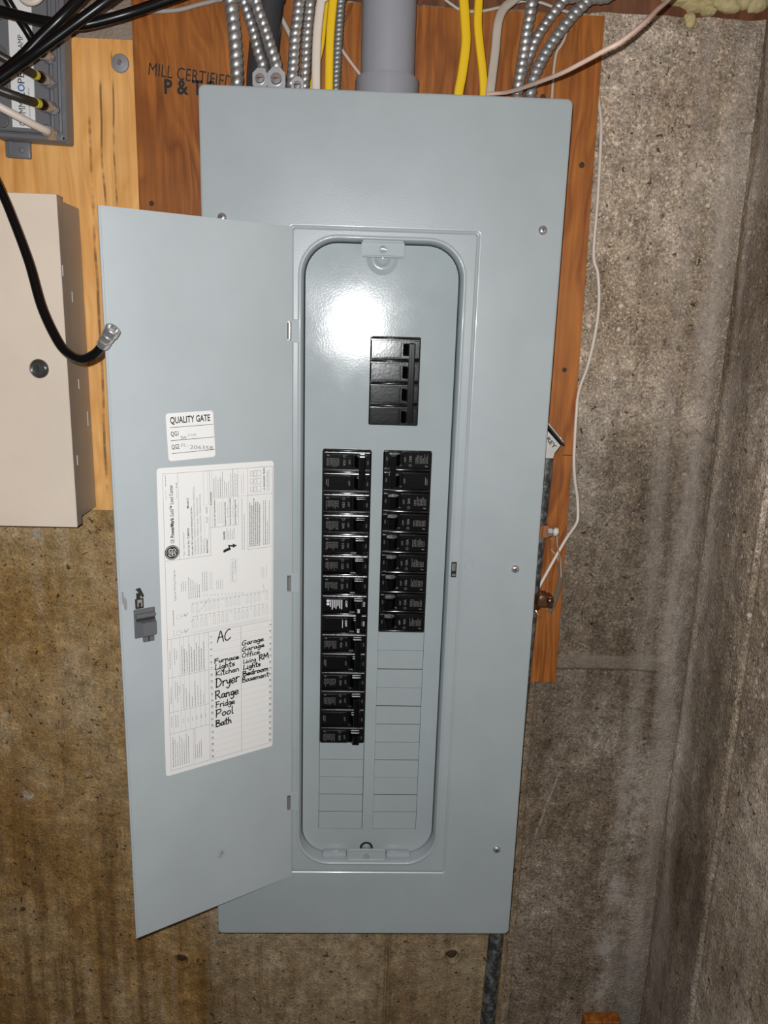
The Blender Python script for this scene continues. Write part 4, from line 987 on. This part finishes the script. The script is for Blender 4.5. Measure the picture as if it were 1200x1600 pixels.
for px, py, h in ((98, 423, .006), (121, 719, .006)):
    d_ = ray(px, py); t_ = (xr - CAM.x) / d_.x; q = CAM + d_ * t_
    obj('side_slot', MB().box(xr - .0004, xr + .0004, q.y - .0012, q.y + .0012, q.z - h, q.z + h, .0002), PAPER, r)
for px, py, h in ((113, 464, .006), (123, 600, .006), (137, 654, .009)):
    d_ = ray(px, py); t_ = (xb - CAM.x) / d_.x; q = CAM + d_ * t_
    obj('side_slot', MB().box(xb - .0004, xb + .0004, q.y - .0010, q.y + .0010, q.z - h, q.z + h, .0002), PAPER, r)

# ------------------------------------------------------------------ signal amplifier, top left
YA = .078
k0 = at(106, 223.5, YA); rot = math.radians(-2.0)
def AM(x, z, y): # local: x right (<=0), z up from the bottom right corner
    c, s_ = math.cos(rot), math.sin(rot); return (k0.x + x * c - z * s_, y, k0.z + x * s_ + z * c)
MA = Matrix.Translation((k0.x, 0, k0.z)) @ Matrix.Rotation(-rot, 4, 'Y')
AWd, AHt = .0815, .245
amp = thing('signal_amplifier', (k0.x - AWd / 2, .09, k0.z), 'grey cast cable amplifier with white label at the top left corner', 'amplifier')
mb = MB(); mb.box(-AWd, 0, YA + .004, YB + .0005, 0, AHt, .003, seg=2)
mb.box(-AWd + .004, -.019, YA - .002, YA + .006, .008, AHt - .004, .0015)
mb.box(-.0062, -.0004, YA - .001, YA + .006, .002, AHt, .0012); mb.box(-.0150, -.0100, YA, YA + .006, .012, AHt - .01, .0010)
mb.box(-AWd + .002, -.002, YA - .001, YA + .006, .0010, .0066, .0012)
obj('housing', mb.xform(MA), AMPG, amp)
for z in (.0065, .1060):
    obj('housing_screw', MB().lathe([(.0050, .004), (.0048, -.0012), (.0030, -.0016), (.0028, -.0006), (.0001, -.0006)], AM(-.0095, z, YA), (0, 1, 0), 16), AMPG, amp)
for z in (.0175, .052, .087, .126):
    obj('port_cap', MB().lathe([(.0074, .004), (.0074, -.0034), (.0066, -.0040), (.0001, -.0040)], AM(-.0710 + .0, z, YA - .001), (0, 1, 0), 24), AMPD, amp)
mb = MB(); mb.box(-.0600, -.0345, YA - .0026, YA - .0018, .0120, AHt - .012, 0, 0); mb.xform(MA)
def av(s, x, z, h, L, mi, b=0.0):
    p = AM(x, z, 0); put_text(mb, s, p[0], p[2], h, (-math.sin(rot) , math.cos(rot)), (-math.cos(rot), -math.sin(rot)), YA - .0030, mi, L, b)
av('COMMSC', -.0448, .0140, .0080, .0345, 1); av('O', -.0448, .0490, .0080, .0078, 2, .02); av('PE', -.0448, .0575, .0080, .0110, 1)
av('Connect. Amplifier', -.0395, .0200, .0026, .034, 3)
av('RF AMP', -.0448, .0840, .0060, .0220, 1, .0)
for i in range(3): av('Port', -.0420 - i * .0060, .1420, .0024, .006, 3); av('Out', -.0420 - i * .0060, .1560, .0024, .012, 3); av('IN', -.0420 - i * .006, .1750, .0024, .016, 3)
obj('label', mb, [PAPER, INK, BLUE, INK_GREY], amp, 0)
mb = MB(); mb.box(-.0780, -.0490, YB - .006, YB + .0005, -.0170, .0050, .002, seg=2); mb.box(-.0735, -.0690, YB - .0075, YB - .005, -.0150, .0040, .0008)
mb.lathe([(.0032, .001), (.0032, -.002), (.0001, -.003)], (-.0585, YB - .006, -.0080), (0, 1, 0), 12); obj('mounting_foot', mb.xform(MA), AMPG, amp)

def fconn(base, tip, r, mats=(CHROME, STEEL)):
    b_, t_ = Vector(base), Vector(tip); L = (t_ - b_).length
    mb = MB(); mb.lathe([(r * .8, 0), (r * .8, L * .30)], b_, t_ - b_, 16); mb.lathe([(r * 1.12, L * .25), (r * 1.12, L * .55)], b_, t_ - b_, 6); mb.lathe([(r * .95, L * .55), (r * 1.02, L * .6), (r * 1.02, L * .92), (r * .8, L)], b_, t_ - b_, 16)
    return mb
def coax(name, basepx, endpx, rest, Yb, Ye, r, mat, label, band=None, yr=None):
    b_ = at(*basepx, Yb); e_ = at(*endpx, Ye)
    rt = thing(name, tuple(b_), label, 'coaxial cable')
    obj('connector', fconn(b_, e_, .0066), CONN, rt)
    pts = [e_ - (e_ - b_) * .3, e_] + [at(x, y, yy) for (x, y), yy in zip(rest, yr)]
    obj('jacket', MB().tube(pts, r, 12), mat, rt)
    if band:
        obj('marker_band', MB().lathe([(r * 1.08, 0), (r * 1.14, .0005), (r * 1.14, band - .0005), (r * 1.08, band)], pts[1] + (pts[2] - pts[1]).normalized() * .006, pts[2] - pts[1], 14), BAND, rt)
        obj('sleeve', MB().lathe([(r * 1.2, -.006), (r * 1.25, -.005), (r * 1.25, .005), (r * 1.12, .0062)], pts[1], pts[2] - pts[1], 16), COAX, rt)
coax('coax_cable', (82, 132), (63, 121), [(40, 109), (20, 98), (0, 87), (-40, 66)], YA, .045, .0044, COAXB, 'dark coax with yellow band, upper of two screwed to the amplifier', .007, [.02, .01, .004, -.004])
coax('coax_cable', (87, 172), (67, 164), [(42, 156), (22, 149), (0, 141), (-40, 126)], YA, .045, .0044, COAXB, 'dark coax with yellow band, lower of two screwed to the amplifier', .008, [.02, .01, .004, -.004])
coax('coax_cable', (86, 211), (72, 204), [(55, 196), (30, 183), (0, 167), (-40, 145)], YA, .045, .0042, WHITE, 'white coax entering the lowest port of the amplifier', None, [.034, .022, .012, .004])
coax('coax_cable', (80, 92), (66, 83), [(56, 72), (50, 62), (40, 45), (20, 15), (0, -20)], YA, .040, .0044, COAX, 'dark coax half hidden under the crossing black cables at the amplifier', None, [.034, .03, .025, .02, .01])
# thick black cables crossing in front
def black(pts, Ys, r, label):
    return tag(obj('black_cable', MB().tube([at(x, y, yy) for (x, y), yy in zip(pts, Ys)], r, 14), COAX, None, 60), label, 'cable')
black([(-60, 5), (0, 17), (40, 27), (80, 35), (110, 39), (140, 37), (200, 21), (255, 2), (330, -25)], [-.02, -.02, -.02, -.02, -.02, -.015, -.01, 0, .01], .0050, 'black cable sagging from the left edge towards the brown plywood top')
black([(160, -40), (122, 0), (95, 28), (62, 60), (33, 90), (0, 117), (-40, 145)], [-.03, -.04, -.045, -.045, -.045, -.045, -.045], .0052, 'black cable slanting steeply, left of the crossing pair')
black([(215, -35), (168, 0), (130, 28), (100, 50), (62, 78), (30, 101), (0, 122), (-40, 150)], [-.05, -.058, -.06, -.06, -.06, -.058, -.058, -.058], .0048, 'black cable slanting less steeply, with a pale glint')
cable('white_cable', [(22, -25), (34, -3), (48, 4), (62, -3), (74, -25)], .03, .0035, WHITE, 'white cable loop dipping in at the top above the amplifier', dn=False, up=False, n=8)
# loose coax end hanging in front of the door edge
q = [at(x, y, yy) for x, y, yy in ((-55, 180, -.03), (0, 295, -.05), (20, 342, -.06), (45, 410, -.075), (65, 480, -.095), (90, 533, -.115), (108, 553, -.125), (128, 561, -.135), (148, 553, -.142), (160, 540, -.146))]
r = thing('loose_coax', tuple(q[7]), 'loose black coax end with silver connector hanging before the open door', 'coaxial cable')
obj('jacket', MB().tube(q, .0044, 14), COAX, r)
c0, c1_ = at(159, 541, -.146), at(177, 513, -.155)
ax_ = (c1_ - c0); L = ax_.length
mb = MB(); mb.lathe([(.0050, 0), (.0060, .002), (.0060, L * .30), (.0048, L * .34), (.0048, L * .42), (.0062, L * .45), (.0062, L * .62), (.0054, L * .66), (.0070, L * .70), (.0070, L * .96), (.0062, L), (.0050, L), (.0048, L * .8), (.0001, L * .8)], c0, ax_, 18)
mb.lathe([(.0007, L * .8), (.0007, L * 1.08), (.0001, L * 1.1)], c0, ax_, 8)
obj('connector', mb, CHROME, r)

# ------------------------------------------------------------------ put the place at its real height above the floor
for o in bpy.data.objects:
    if o.parent is None and o not in (cam, flo): o.location.z += ZUP
